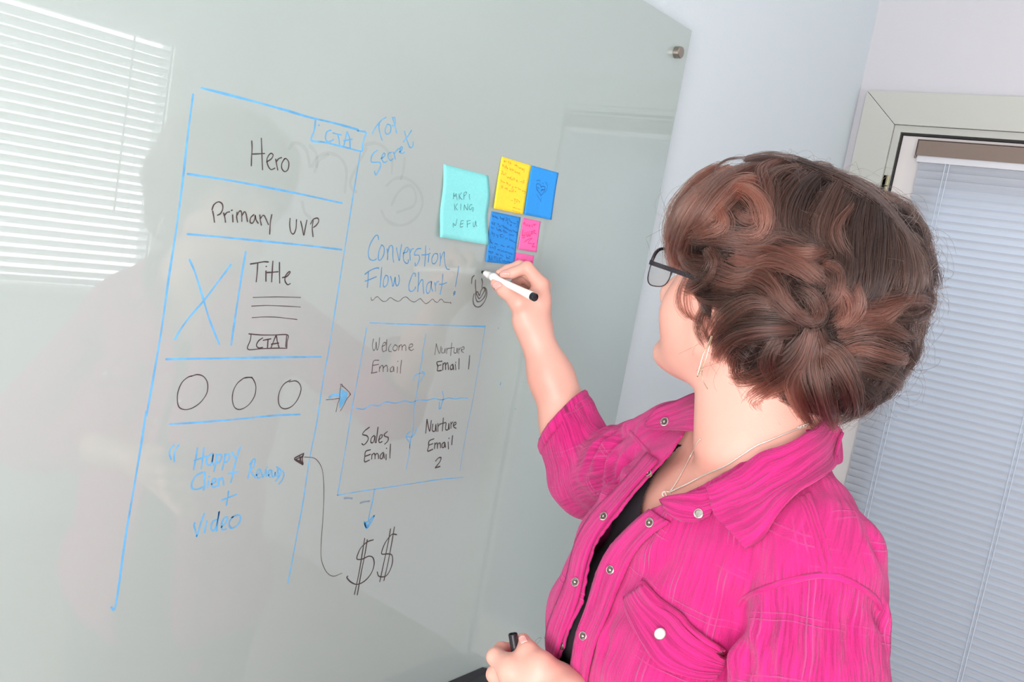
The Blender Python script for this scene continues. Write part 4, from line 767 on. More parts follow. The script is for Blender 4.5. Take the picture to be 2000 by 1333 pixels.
def around(P, a, b, r):
    a, b = npv(a).astype(float), npv(b).astype(float); d = b - a; L_ = np.linalg.norm(d); d /= L_
    x = -npv(FWD).astype(float); x -= d * (x @ d); x /= np.linalg.norm(x); y = np.cross(d, x)
    q = P - a; t = q @ d; w_ = q - t[:, None] * d; return np.stack([np.arctan2(w_ @ y, w_ @ x) * r, t], 1), t, np.linalg.norm(w_, axis=1)
def shirt_ribs(me):
    P = coords(me); l, f, z = tco(P); nz = normals(me)[:, 2]; st = lambda v, a, b: np.clip((v - a) / (b - a), 0, 1)
    u1, t1, r1 = around(P, SHL, ELL_, .070); w1 = st(l, .150, .172) * st(t1, .004, .022)
    u2, t2, r2 = around(P, SHR, ELR, .058); wr = st(-l, .118, .140) * st(t2, .03, .055)
    u3, t3, r3 = around(P, ELR, CUFF, .050); w3 = wr * st(t3, -.02, .015) * st(.09 - r3, 0, .02); w2 = wr * (1 - w3)
    wu = st(nz, .50, .70) * st(z, 1.27, 1.30) * (1 - np.minimum(w1 + wr, 1)); w0 = np.clip(1 - wu - w1 - w2 - w3, 0, 1)
    for k, (uv, w_) in enumerate(((np.stack([np.arctan2(l, f + .02) * .145 + 3, z], 1), w0), (np.stack([f * .8 + z * .6 + 5, l + 2], 1), wu), (u1 + 7, w1), (u2 + 9, w2), (u3 + 11, w3))):
        set_rib(me, np.concatenate([uv, w_[:, None]], 1), k)
M['snap'] = mat('snap_metal', lin(205, 198, 190), .22, metal=1.0); M['snap_hole'] = mat('snap_socket', lin(90, 70, 72), .4, metal=.6); M['pearl'] = mat('pearl_snap', lin(238, 232, 224), .12, coat=.8)
M['tank'] = mat('black_jersey', lin(34, 28, 36), .85)

shirt_cut = cut_shirt(shirt_me)
shirt_ribs(shirt_cut)
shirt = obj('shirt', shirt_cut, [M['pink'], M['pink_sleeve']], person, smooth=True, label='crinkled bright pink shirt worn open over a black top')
md = shirt.modifiers.new('thickness', 'SOLIDIFY'); md.thickness = .0022; md.offset = -1

HASH = lambda n: len(n) * .37 + 13
def sheet(name, rows, bv, lift, m, parent, thick=.002, sub=5, rsub=5, ribdir=0, smooth=True, **kw):
    """cloth sheet lying on a surface: rows of picture points cast onto it; lift(u across, v along) in metres"""
    rows = [catmull(r, sub) for r in rows]; nu = (len(rows) - 1) * rsub + 1; nv = len(rows[0]); b = bmesh.new(); g = []
    for i in range(nu):
        t = i / rsub; k = min(int(t), len(rows) - 2); t -= k; row = []; last = None
        for j in range(nv):
            p = np.array(rows[k][j]) * (1 - t) + np.array(rows[k + 1][j]) * t; h = cast(bv, *p)
            row.append([tuple(p), h])
        g.append(row)
    hits = [(i, j) for i in range(nu) for j in range(nv) if g[i][j][1]]
    G = [[None] * nv for _ in range(nu)]
    for i in range(nu):
        for j in range(nv):
            (px_, py_), h = g[i][j]
            if h is None:
                a = min(hits, key=lambda q: (q[0] - i) ** 2 + (q[1] - j) ** 2); hh = g[a[0]][a[1]][1]; h = (at(px_, py_, (hh[0] - CAM).dot(FWD)), hh[1])
            n = h[1] if h[1].dot(ray(px_, py_)) < 0 else -h[1]
            n = (n - ray(px_, py_).normalized() * .6).normalized()
            G[i][j] = h[0] + n * lift(i / (nu - 1), j / (nv - 1))
    # relax so the sheet stays smooth over steps
    for _ in range(4):
        G2 = [[c.copy() for c in r] for r in G]
        for i in range(nu):
            for j in range(nv):
                nb_ = [G[a][c] for a, c in ((i - 1, j), (i + 1, j), (i, j - 1), (i, j + 1)) if 0 <= a < nu and 0 <= c < nv]
                if 0 < i < nu - 1 and 0 < j < nv - 1: G2[i][j] = G[i][j] * .4 + sum(nb_, V()) * (.6 / len(nb_))
                else:    # rims: smooth only the distance from the camera
                    d = sum((q - CAM).dot(FWD) for q in nb_) / len(nb_); d0 = (G[i][j] - CAM).dot(FWD); G2[i][j] = CAM + (G[i][j] - CAM) * ((d0 * .6 + d * .4) / d0)
        G = G2
    vs = [[b.verts.new(c) for c in r] for r in G]
    for i in range(nu - 1):
        for j in range(nv - 1): b.faces.new((vs[i][j], vs[i][j + 1], vs[i + 1][j + 1], vs[i + 1][j]))
    b.normal_update(); f0 = b.faces[len(b.faces) // 2] if False else list(b.faces)[len(b.faces) // 2]
    if f0.normal.dot(FWD) > 0: bmesh.ops.reverse_faces(b, faces=b.faces)
    o = obj(name, b, m, parent, smooth=smooth, **kw); md = o.modifiers.new('t', 'SOLIDIFY'); md.thickness = thick; md.offset = 1
    Lv = sum((G[0][j + 1] - G[0][j]).length for j in range(nv - 1)); Lu = sum((G[i + 1][nv // 2] - G[i][nv // 2]).length for i in range(nu - 1))
    set_rib(o.data, np.array([(j / (nv - 1) * Lv + HASH(name), i / (nu - 1) * Lu, 1.0) if ribdir else (i / (nu - 1) * Lu + HASH(name), j / (nv - 1) * Lv, 1.0) for i in range(nu) for j in range(nv)])); return o
def torso_strip(name, edge, width, z0, z1, m, lift=.0022, parent=None, thick=.0022):
    """placket band along a front edge, laid on the shirt from the front"""
    b = bmesh.new(); nz = 60; nw = 6; g = []
    for i in range(nz + 1):
        z = z0 + (z1 - z0) * i / nz; row = []
        for j in range(nw + 1):
            l = float(edge(z)) + width * j / nw; h = shirt_bv.ray_cast(T(l, .5, z), -tf)
            p = h[0] if h[0] else T(l, .1, z)
            row.append(p + (h[1] if h[0] else tf) * (lift + .0012 * math.sin(z * 210 + j) * (j in (0,)) ))
        g.append(row)
    for _ in range(3):
        g = [[(g[max(i - 1, 0)][j] + g[i][j] * 2 + g[min(i + 1, nz)][j]) / 4 for j in range(nw + 1)] for i in range(nz + 1)]
    vs = [[b.verts.new(c) for c in r] for r in g]
    for i in range(nz):
        for j in range(nw): b.faces.new((vs[i][j], vs[i][j + 1], vs[i + 1][j + 1], vs[i + 1][j]))
    b.normal_update()
    if list(b.faces)[10].normal.dot(tf) < 0: bmesh.ops.reverse_faces(b, faces=b.faces)
    o = obj(name, b, m, parent, smooth=True); md = o.modifiers.new('t', 'SOLIDIFY'); md.thickness = thick; md.offset = 1
    set_rib(o.data, np.array([(j * abs(width) / nw + 20 + (width > 0), g[i][j].z, 1.0) for i in range(nz + 1) for j in range(nw + 1)])); return o
pkl = torso_strip('placket', edgeL, .036, .71, 1.306, M['pink_rib'], parent=shirt)
pkr = torso_strip('placket', edgeR, -.034, .71, 1.345, M['pink_rib'], parent=shirt)
# welt seam lines beside the plackets and over the shoulder
def seam(pts, bv, wd, lift, name='seam'):
    L = cast_line(bv, pts, 8); b = bmesh.new(); g = []
    for i, (p, n) in enumerate(L):
        t = (L[min(i + 1, len(L) - 1)][0] - L[max(i - 1, 0)][0]).normalized(); s_ = t.cross(n).normalized()
        g.append([b.verts.new(p + s_ * wd * k / 2 + n * (lift * (1 - (k / 1.2) ** 2) - (.001 if abs(k) == 1 else 0))) for k in (-1, -.8, 0, .8, 1)])
    for i in range(len(g) - 1):
        for k in range(4): b.faces.new((g[i][k], g[i][k + 1], g[i + 1][k + 1], g[i + 1][k]))
    bmesh.ops.recalc_face_normals(b, faces=b.faces); b.normal_update()
    if sum(f.normal.dot(FWD) for f in b.faces) > 0: bmesh.ops.reverse_faces(b, faces=b.faces)
    o = obj(name, b, M['pink_rib'], shirt, smooth=True); set_rib(o.data, np.array([(k % 5 * wd / 4, k // 5 * .004) for k in range(len(o.data.vertices))])); return o
seam([(1566, 972), (1586, 1029), (1603, 1087), (1610, 1124)], shirt_bv, .006, .0018); seam([(1578, 966), (1598, 1024), (1616, 1082), (1622, 1122)], shirt_bv, .006, .0018)
seam([(1441, 1182), (1466, 1163), (1507, 1146), (1549, 1134), (1607, 1124), (1653, 1134), (1702, 1163), (1722, 1190)], shirt_bv, .006, .0022)
seam([(1230, 845), (1262, 880), (1275, 905)], shirt_bv, .006, .0018)
# collar
col_bv = BVHTree.FromPolygons([v.co.copy() for v in shirt_me.vertices] + [v.co.copy() for v in body_me.vertices], [tuple(p.vertices) for p in shirt_me.polygons] + [tuple(i + len(shirt_me.vertices) for i in p.vertices) for p in body_me.polygons])
sheet('collar_leaf', [[(1594, 820), (1570, 858), (1534, 885), (1495, 902), (1464, 922), (1424, 943), (1386, 962)], [(1622, 842), (1600, 893), (1568, 926), (1532, 955), (1496, 983), (1454, 1000), (1402, 1013)], [(1638, 850), (1624, 915), (1592, 948), (1560, 976), (1524, 1012), (1496, 1052), (1462, 1073)]],
      shirt_bv, lambda u, v: .0065 + .010 * (1 - u) ** 2 + .003 * math.sin(v * 9 + u * 3) * u, M['pink_rib'], shirt, .0032)
sheet('collar_stand', [[(1404, 955), (1372, 966), (1341, 973), (1314, 978), (1296, 985)], [(1398, 1000), (1372, 1006), (1343, 1004), (1316, 998), (1295, 988)], [(1390, 1012), (1370, 1021), (1345, 1022), (1320, 1012), (1298, 992)]],
      shirt_bv, lambda u, v: .0065 + .002 * (1 - u), M['pink_rib'], shirt, .0025)
sheet('collar_leaf', [[(1368, 782), (1352, 787), (1325, 800), (1292, 811), (1270, 834)], [(1376, 812), (1348, 820), (1320, 828), (1292, 832), (1269, 838)], [(1380, 846), (1348, 848), (1318, 848), (1294, 846), (1270, 843)]],
      shirt_bv, lambda u, v: .008 + .003 * (1 - u), M['pink_rib'], shirt, .0032)
# back of the collar, standing round the nape
b = bmesh.new(); g = []
for i in range(25):
    a_ = math.radians(80 + (288 - 80) * i / 24); dirv = tf * math.cos(a_) + tl * math.sin(a_); row = []
    for k, (dr_, dz_) in enumerate(((.069, -.012), (.065, .008), (.065, .022), (.070, .020), (.076, .002), (.080, -.012))):
        row.append(b.verts.new(NB + dirv * dr_ + V((0, 0, dz_ + .004)) - tf * .004))
    g.append(row)
for i in range(24):
    for k in range(5): b.faces.new((g[i][k], g[i][k + 1], g[i + 1][k + 1], g[i + 1][k]))
bmesh.ops.recalc_face_normals(b, faces=b.faces)
o = obj('collar_back', b, M['pink_rib'], shirt, smooth=True); set_rib(o.data, np.array([(k // 6 * .012, k % 6 * .012) for k in range(len(o.data.vertices))])); md = o.modifiers.new('t', 'SOLIDIFY'); md.thickness = .003; md.offset = 0; md = o.modifiers.new('s', 'SUBSURF'); md.levels = 1; md.render_levels = 2
# pocket flap
pf = sheet('pocket_flap', [[(1262, 1147), (1289, 1180), (1325, 1207), (1351, 1238), (1387, 1265), (1418, 1284)], [(1240, 1160), (1262, 1200), (1295, 1240), (1322, 1270), (1366, 1298), (1410, 1308)], [(1225, 1169), (1232, 1212), (1256, 1258), (1290, 1302), (1342, 1324), (1398, 1330)]],
      shirt_bv, lambda u, v: .0045 + .004 * math.exp(-(u / .12) ** 2) + .0015 * math.sin(v * 14), M['pink_rib'], shirt, .003)
seam([(1258, 1144), (1290, 1177), (1327, 1204), (1353, 1234), (1389, 1261), (1421, 1282)], shirt_bv, .008, .0105, 'pocket_welt')
# hem band of the rolled cuff
b = bmesh.new(); be = [e for e in range(0)]
bs = bmesh.new(); bs.from_mesh(shirt_cut); ring = {}
for e in bs.edges:
    if e.is_boundary and (((e.verts[0].co + e.verts[1].co) / 2) - CUFF).length < .11:
        for v, w2 in ((e.verts[0], e.verts[1]), (e.verts[1], e.verts[0])): ring.setdefault(v, []).append(w2)
if ring:
    st_ = next(iter(ring)); loop = [st_]; prev = None; cur_ = st_
    while True:
        nx = [v for v in ring[cur_] if v is not prev]
        if not nx or nx[0] is st_ or len(loop) > 2000: break
        prev, cur_ = cur_, nx[0]; loop.append(cur_)
    pts = [v.co.copy() for v in loop]; n_ = len(pts); c0 = sum(pts, V()) / n_
    for _ in range(10): pts = [(pts[i - 1] + pts[i] * 2 + pts[(i + 1) % n_]) / 4 for i in range(n_)]
    pts = pts[::3]; n_ = len(pts)
    g = []
    for i, p in enumerate(pts):
        o_ = (p - c0).normalized(); g.append([b.verts.new(p + o_ * (r1 + .0006 * math.sin(i * 1.7)) - armd * t1) for t1, r1 in ((.0, -.0015), (-.003, .0012), (0, .0032), (.010, .0036), (.0125, .0028), (.014, .0008))])
    for i in range(n_):
        for k in range(5): b.faces.new((g[i][k], g[i][k + 1], g[(i + 1) % n_][k + 1], g[(i + 1) % n_][k]))
    bmesh.ops.recalc_face_normals(b, faces=b.faces); o = obj('cuff_hem', b, M['pink_sleeve'], shirt, smooth=True); set_rib(o.data, np.array([(k // 6 * .004, k % 6 * .004) for k in range(len(o.data.vertices))]))
bs.free()
# snaps
piece_v, piece_f = [], []
for o in [shirt] + [c for c in shirt.children]:
    dg = bpy.context.evaluated_depsgraph_get(); me = o.evaluated_get(dg).data; k = len(piece_v)
    piece_v += [v.co.copy() for v in me.vertices]; piece_f += [tuple(i + k for i in p.vertices) for p in me.polygons]
all_bv = BVHTree.FromPolygons(piece_v, piece_f)
def snap(x, y, kind, r=.0056, tilt=None):
    h = cast(all_bv, x, y)
    if h is None: return
    p, n = h; n = n if n.dot(FWD) < 0 else -n
    n = (n * .75 - ray(x, y).normalized() * .45).normalized()
    if kind == 'pearl':
        b = bmesh.new(); lathe(b, p - n * .001, n, [(0, r), (.0022, r), (.003, r * .92)], 28); o = obj('snap', b, M['snap'], shirt)
        b = bmesh.new(); lathe(b, p + n * .0018, n, [(0, r * .84), (.0012, r * .82), (.0022, r * .6), (.0026, r * .2)], 24); obj('snap_cap', b, M['pearl'], o, smooth=True); return
    b = bmesh.new(); lathe(b, p - n * .001, n, [(0, r), (.0018, r), (.0030, r * .90), (.0032, r * .74), (.0020, r * .62), (.0018, .0001)], 28); o = obj('snap', b, M['snap'], shirt)
    if kind != 'ring':
        b = bmesh.new(); lathe(b, p + n * .0007, n, [(0, r * .56), (.0008, r * .56), (.0009, r * .5)], 20); obj('snap_socket', b, M['snap_hole'], o)
        b = bmesh.new(); lathe(b, p + n * .0012, n, [(0, r * .30), (.0016, r * .26), (.0019, r * .12)], 16); obj('snap_stud', b, M['snap'], o)
for x, y, r in ((1270, 1022, .0054), (1193, 1114, .0050), (1140, 1243, .0050), (1180, 1010, .0052), (1125, 1138, .0054), (1096, 1262, .0048), (1299, 825, .0058), (1266, 926, .0050)): snap(x, y, 'socket', r)
snap(1365, 1004, 'ring', .0052); snap(1290, 1240, 'pearl', .0062)

# black top under the shirt
Ft = Field((.60, .08, .68), (1.16, .68, 1.40), .003); body_core(Ft, .007, .03); tk = smooth_mesh(Ft.mesh('tank_top'), 1)
b = bmesh.new(); b.from_mesh(tk)
def bad(c):
    l, f, z = tco(np.array(c)); return z > (1.272 + (l / .05) ** 2 * .045 if f > 0 else 1.33) or abs(l) > .135 and z > 1.18 or z < .70
bmesh.ops.delete(b, geom=[f for f in b.faces if bad(f.calc_center_median())], context='FACES'); obj('tank_top', b, M['tank'], person, smooth=True)
# trousers and shoes (below the picture, so the figure stands on the floor)
M['jeans'] = mat('dark_denim', lin(38, 44, 62), .85, noise=.1, nscale=60)
Fj = Field((.62, .06, .03), (1.20, .68, .92), .006); R = (tl, tf, tu)
Fj.ell(T(0, -.01, .80), (.175, .135, .13), R, .03)
for s_ in (-1, 1): Fj.chain([T(.085 * s_, -.01, .76), T(.095 * s_, .01, .45), T(.10 * s_, -.02, .09)], [.092, .064, .052], .03)
obj('trousers', smooth_mesh(Fj.mesh('trousers'), 1), M['jeans'], person, smooth=True)
for s_ in (-1, 1):
    Fj = Field(tuple(T(.105 * s_, .04, .0) - V((.2, .2, .005))), tuple(T(.105 * s_, .04, .14) + V((.2, .2, .02))), .005)
    Fj.ell(T(.102 * s_, .06, .034), (.046, .13, .034), R, .01); Fj.ell(T(.10 * s_, -.02, .055), (.042, .06, .055), R, .02)
    obj('shoe', smooth_mesh(Fj.mesh('shoe'), 1), M['black'], person, smooth=True)

# ------------------------------------------------------------------ hair
HR = np.random.RandomState(11)
PXF = lambda x, y: (x / 2.298 + 1240, y / 2.298 + 280)
Fh = Field((.70, .13, 1.30), (1.20, .62, 1.80), .003); RV = (RGT, UPV, FWD)
def hb(x, y, rx, ry, rd, d=.965, k=.03): Fh.ell(at(x, y, d), (rx / FOC * d, ry / FOC * d, rd), RV, k)
hb(1475, 440, 108, 100, .085); hb(1568, 480, 150, 140, .105); hb(1655, 565, 128, 150, .100, .955); hb(1640, 682, 106, 104, .090, .945)
hb(1572, 725, 70, 66, .06, .925); hb(1490, 632, 84, 92, .070, .925); hb(1402, 456, 80, 80, .075, .955); hb(1414, 545, 42, 60, .055, .94); hb(1540, 575, 120, 100, .112, .955); hb(1700, 500, 70, 90, .07)
under_me = smooth_mesh(Fh.mesh('hair_underlayer'), 2); hv = bvh_of(under_me)
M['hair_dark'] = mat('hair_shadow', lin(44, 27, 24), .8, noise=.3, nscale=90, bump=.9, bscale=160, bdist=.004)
POS, RAD, TINT = [], [], []
NP = 16
def smooth_noise(n, m, amp, order=3):
    """n strands, m points: gentle random wobble that starts at zero"""
    t = np.linspace(0, 1, m)[None, :, None]; o = np.zeros((n, m, 3))
    for k in range(1, order + 1): o += HR.normal(0, 1, (n, 1, 3)) * np.sin(np.pi * k * .9 * t + HR.uniform(0, 6.28, (n, 1, 3))) / k
    return (o - o[:, :1]) * amp
def lock(p, nrm, W, Ht, n, tint, lift=.002, wob=.0014, curl=0.0, r0=.00021, spread=(.55, 1.0, .45)):
    """one lock: n strands around the guide p with surface normals nrm"""
    p = np.array(p); nrm = np.array(nrm); m = len(p)
    t = np.gradient(p, axis=0); t /= np.linalg.norm(t, axis=1)[:, None] + 1e-9
    s = np.cross(t, nrm); s /= np.linalg.norm(s, axis=1)[:, None] + 1e-9
    u = np.linspace(0, 1, m); prof = np.interp(u, [0, .45, 1], spread)
    a = np.clip(HR.normal(0, .5, n), -1.15, 1.15); c = HR.uniform(0, 1, n) * np.sqrt(np.maximum(0, 1 - (a / 1.2) ** 2))
    tw = HR.uniform(-.35, .35, n)
    A = a[:, None] * prof[None] + tw[:, None] * np.sin(np.pi * u)[None] * .5
    X = p[None] + s[None] * (A * W)[..., None] + nrm[None] * (lift + c[:, None] * Ht * np.sin(np.pi * np.clip(u * .9 + .08, 0, 1))[None] ** .7)[..., None]
    if curl:
        ph = u[None] * 6.5 + HR.normal(0, .25, (n, 1)) + HR.uniform(0, 6.28); X = X + (s[None] * np.cos(ph)[..., None] + nrm[None] * (np.sin(ph)[..., None] + 1)) * curl * (u[None, :, None] ** .7)
    X = X + smooth_noise(n, m, wob)
    j = HR.uniform(0, .10, n); e = 1 - HR.uniform(0, .22, n)        # strands start and stop at different places
    U = j[:, None] + (e - j)[:, None] * np.linspace(0, 1, NP)[None]; q = U * (m - 1); i0 = np.clip(q.astype(int), 0, m - 2); fr = (q - i0)[..., None]
    ar = np.arange(n)[:, None]; X = X[ar, i0] * (1 - fr) + X[ar, i0 + 1] * fr
    POS.append(X); RAD.append(np.tile(np.linspace(r0, r0 * .45, NP), (n, 1))); TINT.append(np.clip(HR.normal(tint - .05, .2, n), 0, 1))
def lock_px(pts, W=34, n=110, tint=.5, Ht=.007, lift=.003, wisp=False, **kw):
    pts = [PXF(*q) for q in pts]; cm = catmull(pts, 6); P_, N_ = [], []; hits = [(cast(skin_bv, *q) or cast(hv, *q)) if wisp else cast(hv, *q) for q in cm]
    idx = [i for i, h in enumerate(hits) if h]
    for i, q in enumerate(cm):
        if hits[i]: p, nn = hits[i]; nn = nn if nn.dot(FWD) < .3 else -nn
        else:
            if idx: a = min(idx, key=lambda k: abs(k - i)); d = (hits[a][0] - CAM).dot(FWD); nn = hits[a][1]
            else: d = .96; nn = -FWD
            p = at(q[0], q[1], d)
        P_.append(npv(p).astype(float)); N_.append(npv(nn).astype(float))
    P_ = np.array(P_); N_ = np.array(N_)
    for _ in range(3): P_[1:-1] = (P_[:-2] + 2 * P_[1:-1] + P_[2:]) / 4; N_[1:-1] = (N_[:-2] + 2 * N_[1:-1] + N_[2:]) / 4
    N_ = N_ - .5 * npv(FWD); N_ /= np.linalg.norm(N_, axis=1)[:, None]
    lock(P_, N_, W / FOC * .9, Ht, n, tint, lift, **kw)
# loose curly filling all over the head
vts = coords(under_me); nrs = normals(under_me); hc_ = npv(HC).astype(float); hfn, hun = npv(hf).astype(float), npv(hu).astype(float)
crown = npv(H(0, -.045, .125)).astype(float)
sel = HR.choice(len(vts), 1500, replace=False); cnt = 0
for i in sel:
    if cnt > 560: break
    p, n_ = vts[i].copy(), nrs[i].copy(); q = p - hc_
    if q @ hfn > .045 and q @ hun < .06: continue                     # keep the face free
    cnt += 1; g_p, g_n = [], []; away = p - crown; sw = HR.uniform(-1, 1); ln = HR.uniform(.05, .10); m = 12; ph = HR.uniform(0, 6.28)
    for k in range(m):
        g_p.append(p.copy()); g_n.append(n_.copy()); away = p - crown; away /= np.linalg.norm(away) + 1e-6
        d = away * .8 + np.array([0, 0, -.55]) + np.cross(n_, away) * (sw * .8 + 1.1 * math.sin(ph + k * .55)); d -= n_ * (d @ n_); d /= np.linalg.norm(d) + 1e-9
        p = p + d * ln / m; h = hv.find_nearest(V(p))
        if h[0] is None: break
        p = npv(h[0]).astype(float); n_ = n_ * .5 + npv(h[1]).astype(float) * .5
    if len(g_p) < 5: continue
    gn = np.array(g_n); gn /= np.linalg.norm(gn, axis=1)[:, None]
    top = (q @ hun) > .05
    lock(g_p, gn, HR.uniform(.007, .012), .006, 44, HR.uniform(.0, .3), HR.uniform(-.001, .003), wob=.0016, curl=HR.uniform(.001, .004))
G_ = [  # (points in hair close-up, half width px, strands, tint 0 dark .. .5 brown .. 1 copper, lift)
 ([(430, 108), (330, 160), (240, 250), (180, 340), (160, 430), (165, 525)], 26, 190, .72, .004), ([(455, 125), (350, 195), (270, 290), (215, 400), (190, 490), (185, 570)], 30, 210, .80, .005),
 ([(510, 130), (400, 200), (310, 295), (250, 400), (215, 500), (210, 575)], 30, 210, .74, .006), ([(390, 92), (285, 150), (205, 240), (158, 335), (143, 430), (152, 500)], 16, 90, .62, .003), ([(470, 210), (380, 270), (310, 350), (262, 430), (240, 500), (235, 560)], 26, 160, .66, .008),
 ([(660, 110), (570, 170), (585, 250), (560, 330), (480, 350), (430, 315)], 34, 190, .66, .010), ([(610, 120), (500, 170), (410, 230), (345, 300), (300, 380)], 36, 200, .55, .009), ([(560, 200), (470, 220), (395, 290), (330, 370), (250, 412)], 34, 180, .78, .012),
 ([(420, 235), (500, 250), (565, 305), (575, 375), (510, 415), (420, 405)], 30, 170, .9, .015), ([(370, 300), (400, 370), (350, 405), (270, 410)], 26, 130, .86, .014), ([(560, 330), (620, 380), (560, 430), (450, 430), (330, 420)], 30, 170, .6, .012), ([(650, 180), (640, 260), (660, 330), (620, 400), (540, 440)], 28, 150, .5, .009),
 ([(540, 100), (700, 122), (820, 165), (930, 215), (1040, 290), (1130, 390), (1200, 500), (1235, 610)], 30, 190, .30, .006), ([(620, 98), (770, 128), (900, 185), (1030, 260), (1150, 370), (1235, 490), (1268, 620)], 26, 170, .34, .004), ([(480, 92), (600, 92), (720, 120), (840, 165), (960, 235)], 26, 140, .34, .004),
 ([(770, 150), (690, 225), (645, 310), (660, 410), (735, 470), (850, 500)], 32, 190, .42, .010), ([(830, 165), (745, 235), (705, 325), (720, 415), (800, 480), (865, 520)], 32, 190, .36, .011), ([(905, 205), (850, 290), (815, 380), (825, 470), (880, 545)], 30, 170, .5, .012), ([(740, 140), (640, 180), (590, 240), (600, 330), (640, 390)], 28, 150, .45, .010),
 ([(960, 225), (905, 330), (880, 440), (900, 540), (870, 640), (850, 690)], 32, 190, .40, .011), ([(1000, 250), (960, 390), (945, 520), (925, 630), (880, 700)], 32, 200, .36, .012), ([(1035, 270), (1035, 410), (1020, 540), (1000, 650), (950, 735)], 34, 210, .33, .012), ([(1085, 310), (1100, 440), (1092, 560), (1065, 670), (1035, 745)], 34, 200, .36, .010),
 ([(1130, 350), (1170, 470), (1182, 590), (1165, 690), (1110, 760)], 30, 170, .4, .007), ([(1190, 430), (1225, 520), (1245, 610), (1240, 690)], 22, 120, .4, .005), ([(950, 300), (870, 400), (900, 500), (960, 560)], 20, 90, .62, .015),
 ([(260, 425), (400, 410), (540, 440), (640, 425), (720, 450)], 26, 150, .5, .013), ([(235, 450), (280, 520), (380, 560), (470, 605), (560, 590), (640, 600)], 30, 180, .55, .012), ([(440, 480), (560, 490), (680, 550), (780, 605), (860, 650)], 30, 190, .66, .014), ([(500, 455), (620, 450), (720, 490), (800, 530), (870, 500)], 26, 160, .5, .013),
 ([(340, 455), (380, 530), (360, 600), (290, 640), (250, 610)], 26, 140, .5, .012), ([(640, 470), (730, 530), (800, 540), (850, 490)], 22, 110, .85, .016), ([(420, 520), (520, 560), (620, 560), (720, 590), (800, 640)], 26, 150, .75, .013),
 ([(262, 560), (215, 640), (200, 715), (235, 775), (300, 808)], 9, 22, .55, .003), ([(285, 560), (245, 640), (235, 720), (262, 785), (318, 820)], 8, 16, .5, .003), ([(330, 700), (295, 780), (285, 850), (320, 920)], 10, 30, .4, .004), ([(350, 720), (310, 800), (330, 870), (360, 905)], 12, 32, .45, .004),
 ([(370, 650), (460, 620), (560, 645), (640, 695), (700, 755), (775, 800)], 30, 190, .62, .013), ([(290, 640), (360, 680), (440, 700), (520, 735), (640, 735)], 28, 160, .45, .010), ([(640, 735), (540, 725), (455, 780), (400, 850), (365, 905)], 32, 180, .55, .012), ([(480, 600), (560, 600), (620, 640), (650, 700), (640, 760)], 26, 150, .6, .014),
 ([(720, 820), (610, 820), (500, 840), (430, 895), (410, 950), (440, 985)], 34, 200, .50, .011), ([(785, 815), (740, 895), (690, 990), (610, 1060), (560, 1110), (600, 1180)], 34, 210, .58, .014), ([(780, 795), (805, 890), (880, 960), (930, 1050), (955, 1140), (940, 1190)], 32, 200, .52, .014), ([(775, 830), (785, 950), (820, 1060), (850, 1160), (885, 1235)], 30, 190, .56, .015),
 ([(745, 850), (660, 950), (560, 1000), (480, 1010), (455, 975)], 30, 180, .5, .011), ([(765, 820), (725, 920), (720, 1040), (760, 1140), (800, 1215)], 30, 200, .66, .015), ([(500, 880), (465, 970), (495, 1060), (555, 1120), (595, 1185)], 26, 150, .42, .007), ([(700, 760), (760, 780), (800, 740), (780, 680), (720, 650)], 24, 130, .5, .013),
 ([(880, 780), (960, 760), (1050, 780), (1120, 745), (1200, 705)], 32, 180, .80, .010), ([(860, 690), (940, 700), (1040, 722), (1140, 702), (1240, 700), (1300, 735)], 26, 150, .66, .007), ([(990, 740), (1080, 780), (1180, 795), (1255, 775), (1305, 725), (1312, 665), (1268, 630)], 12, 80, .45, .002), ([(1000, 730), (1100, 760), (1200, 770), (1270, 740), (1290, 690)], 16, 80, .5, .003),
 ([(900, 880), (1000, 850), (1100, 862), (1180, 868), (1225, 852), (1190, 815)], 14, 90, .5, .004), ([(890, 850), (980, 830), (1080, 820), (1160, 850), (1200, 880)], 28, 150, .6, .008), ([(890, 960), (1000, 915), (1080, 930), (1160, 960), (1195, 935)], 24, 140, .66, .008), ([(880, 1000), (980, 990), (1080, 1010), (1150, 1045), (1165, 1100)], 20, 120, .5, .006),
 ([(890, 1050), (980, 1070), (1045, 1115), (1010, 1170), (945, 1205)], 26, 140, .42, .006), ([(860, 640), (905, 700), (905, 760), (860, 790)], 26, 130, .85, .013), ([(950, 620), (960, 700), (930, 770), (880, 800)], 26, 140, .7, .012), ([(930, 1100), (970, 1150), (940, 1200), (880, 1225)], 22, 110, .4, .005),
 ([(820, 560), (880, 600), (870, 680), (820, 720)], 24, 120, .6, .012), ([(640, 860), (600, 940), (640, 1020), (700, 1070)], 26, 140, .5, .011), ([(1040, 640), (1100, 680), (1160, 660), (1210, 620)], 22, 110, .5, .008),
 # loose loops that leave the outline
 ([(900, 165), (960, 170), (1040, 205), (1110, 240), (1170, 265), (1180, 280), (1150, 290), (1080, 275), (1020, 240)], 3, 26, .55, .001), ([(920, 175), (1000, 200), (1080, 235), (1150, 262), (1168, 276), (1130, 284), (1060, 262)], 4, 20, .45, .001),
 ([(350, 155), (370, 105), (430, 75), (520, 72), (600, 78), (700, 95), (790, 150)], 2, 14, .35, .001), ([(700, 110), (745, 70), (750, 110), (745, 150)], 2, 10, .3, .001), ([(740, 120), (810, 90), (880, 105), (880, 120), (840, 150)], 3, 14, .3, .001), ([(680, 90), (760, 95), (830, 120), (860, 150)], 5, 18, .3, .001)]
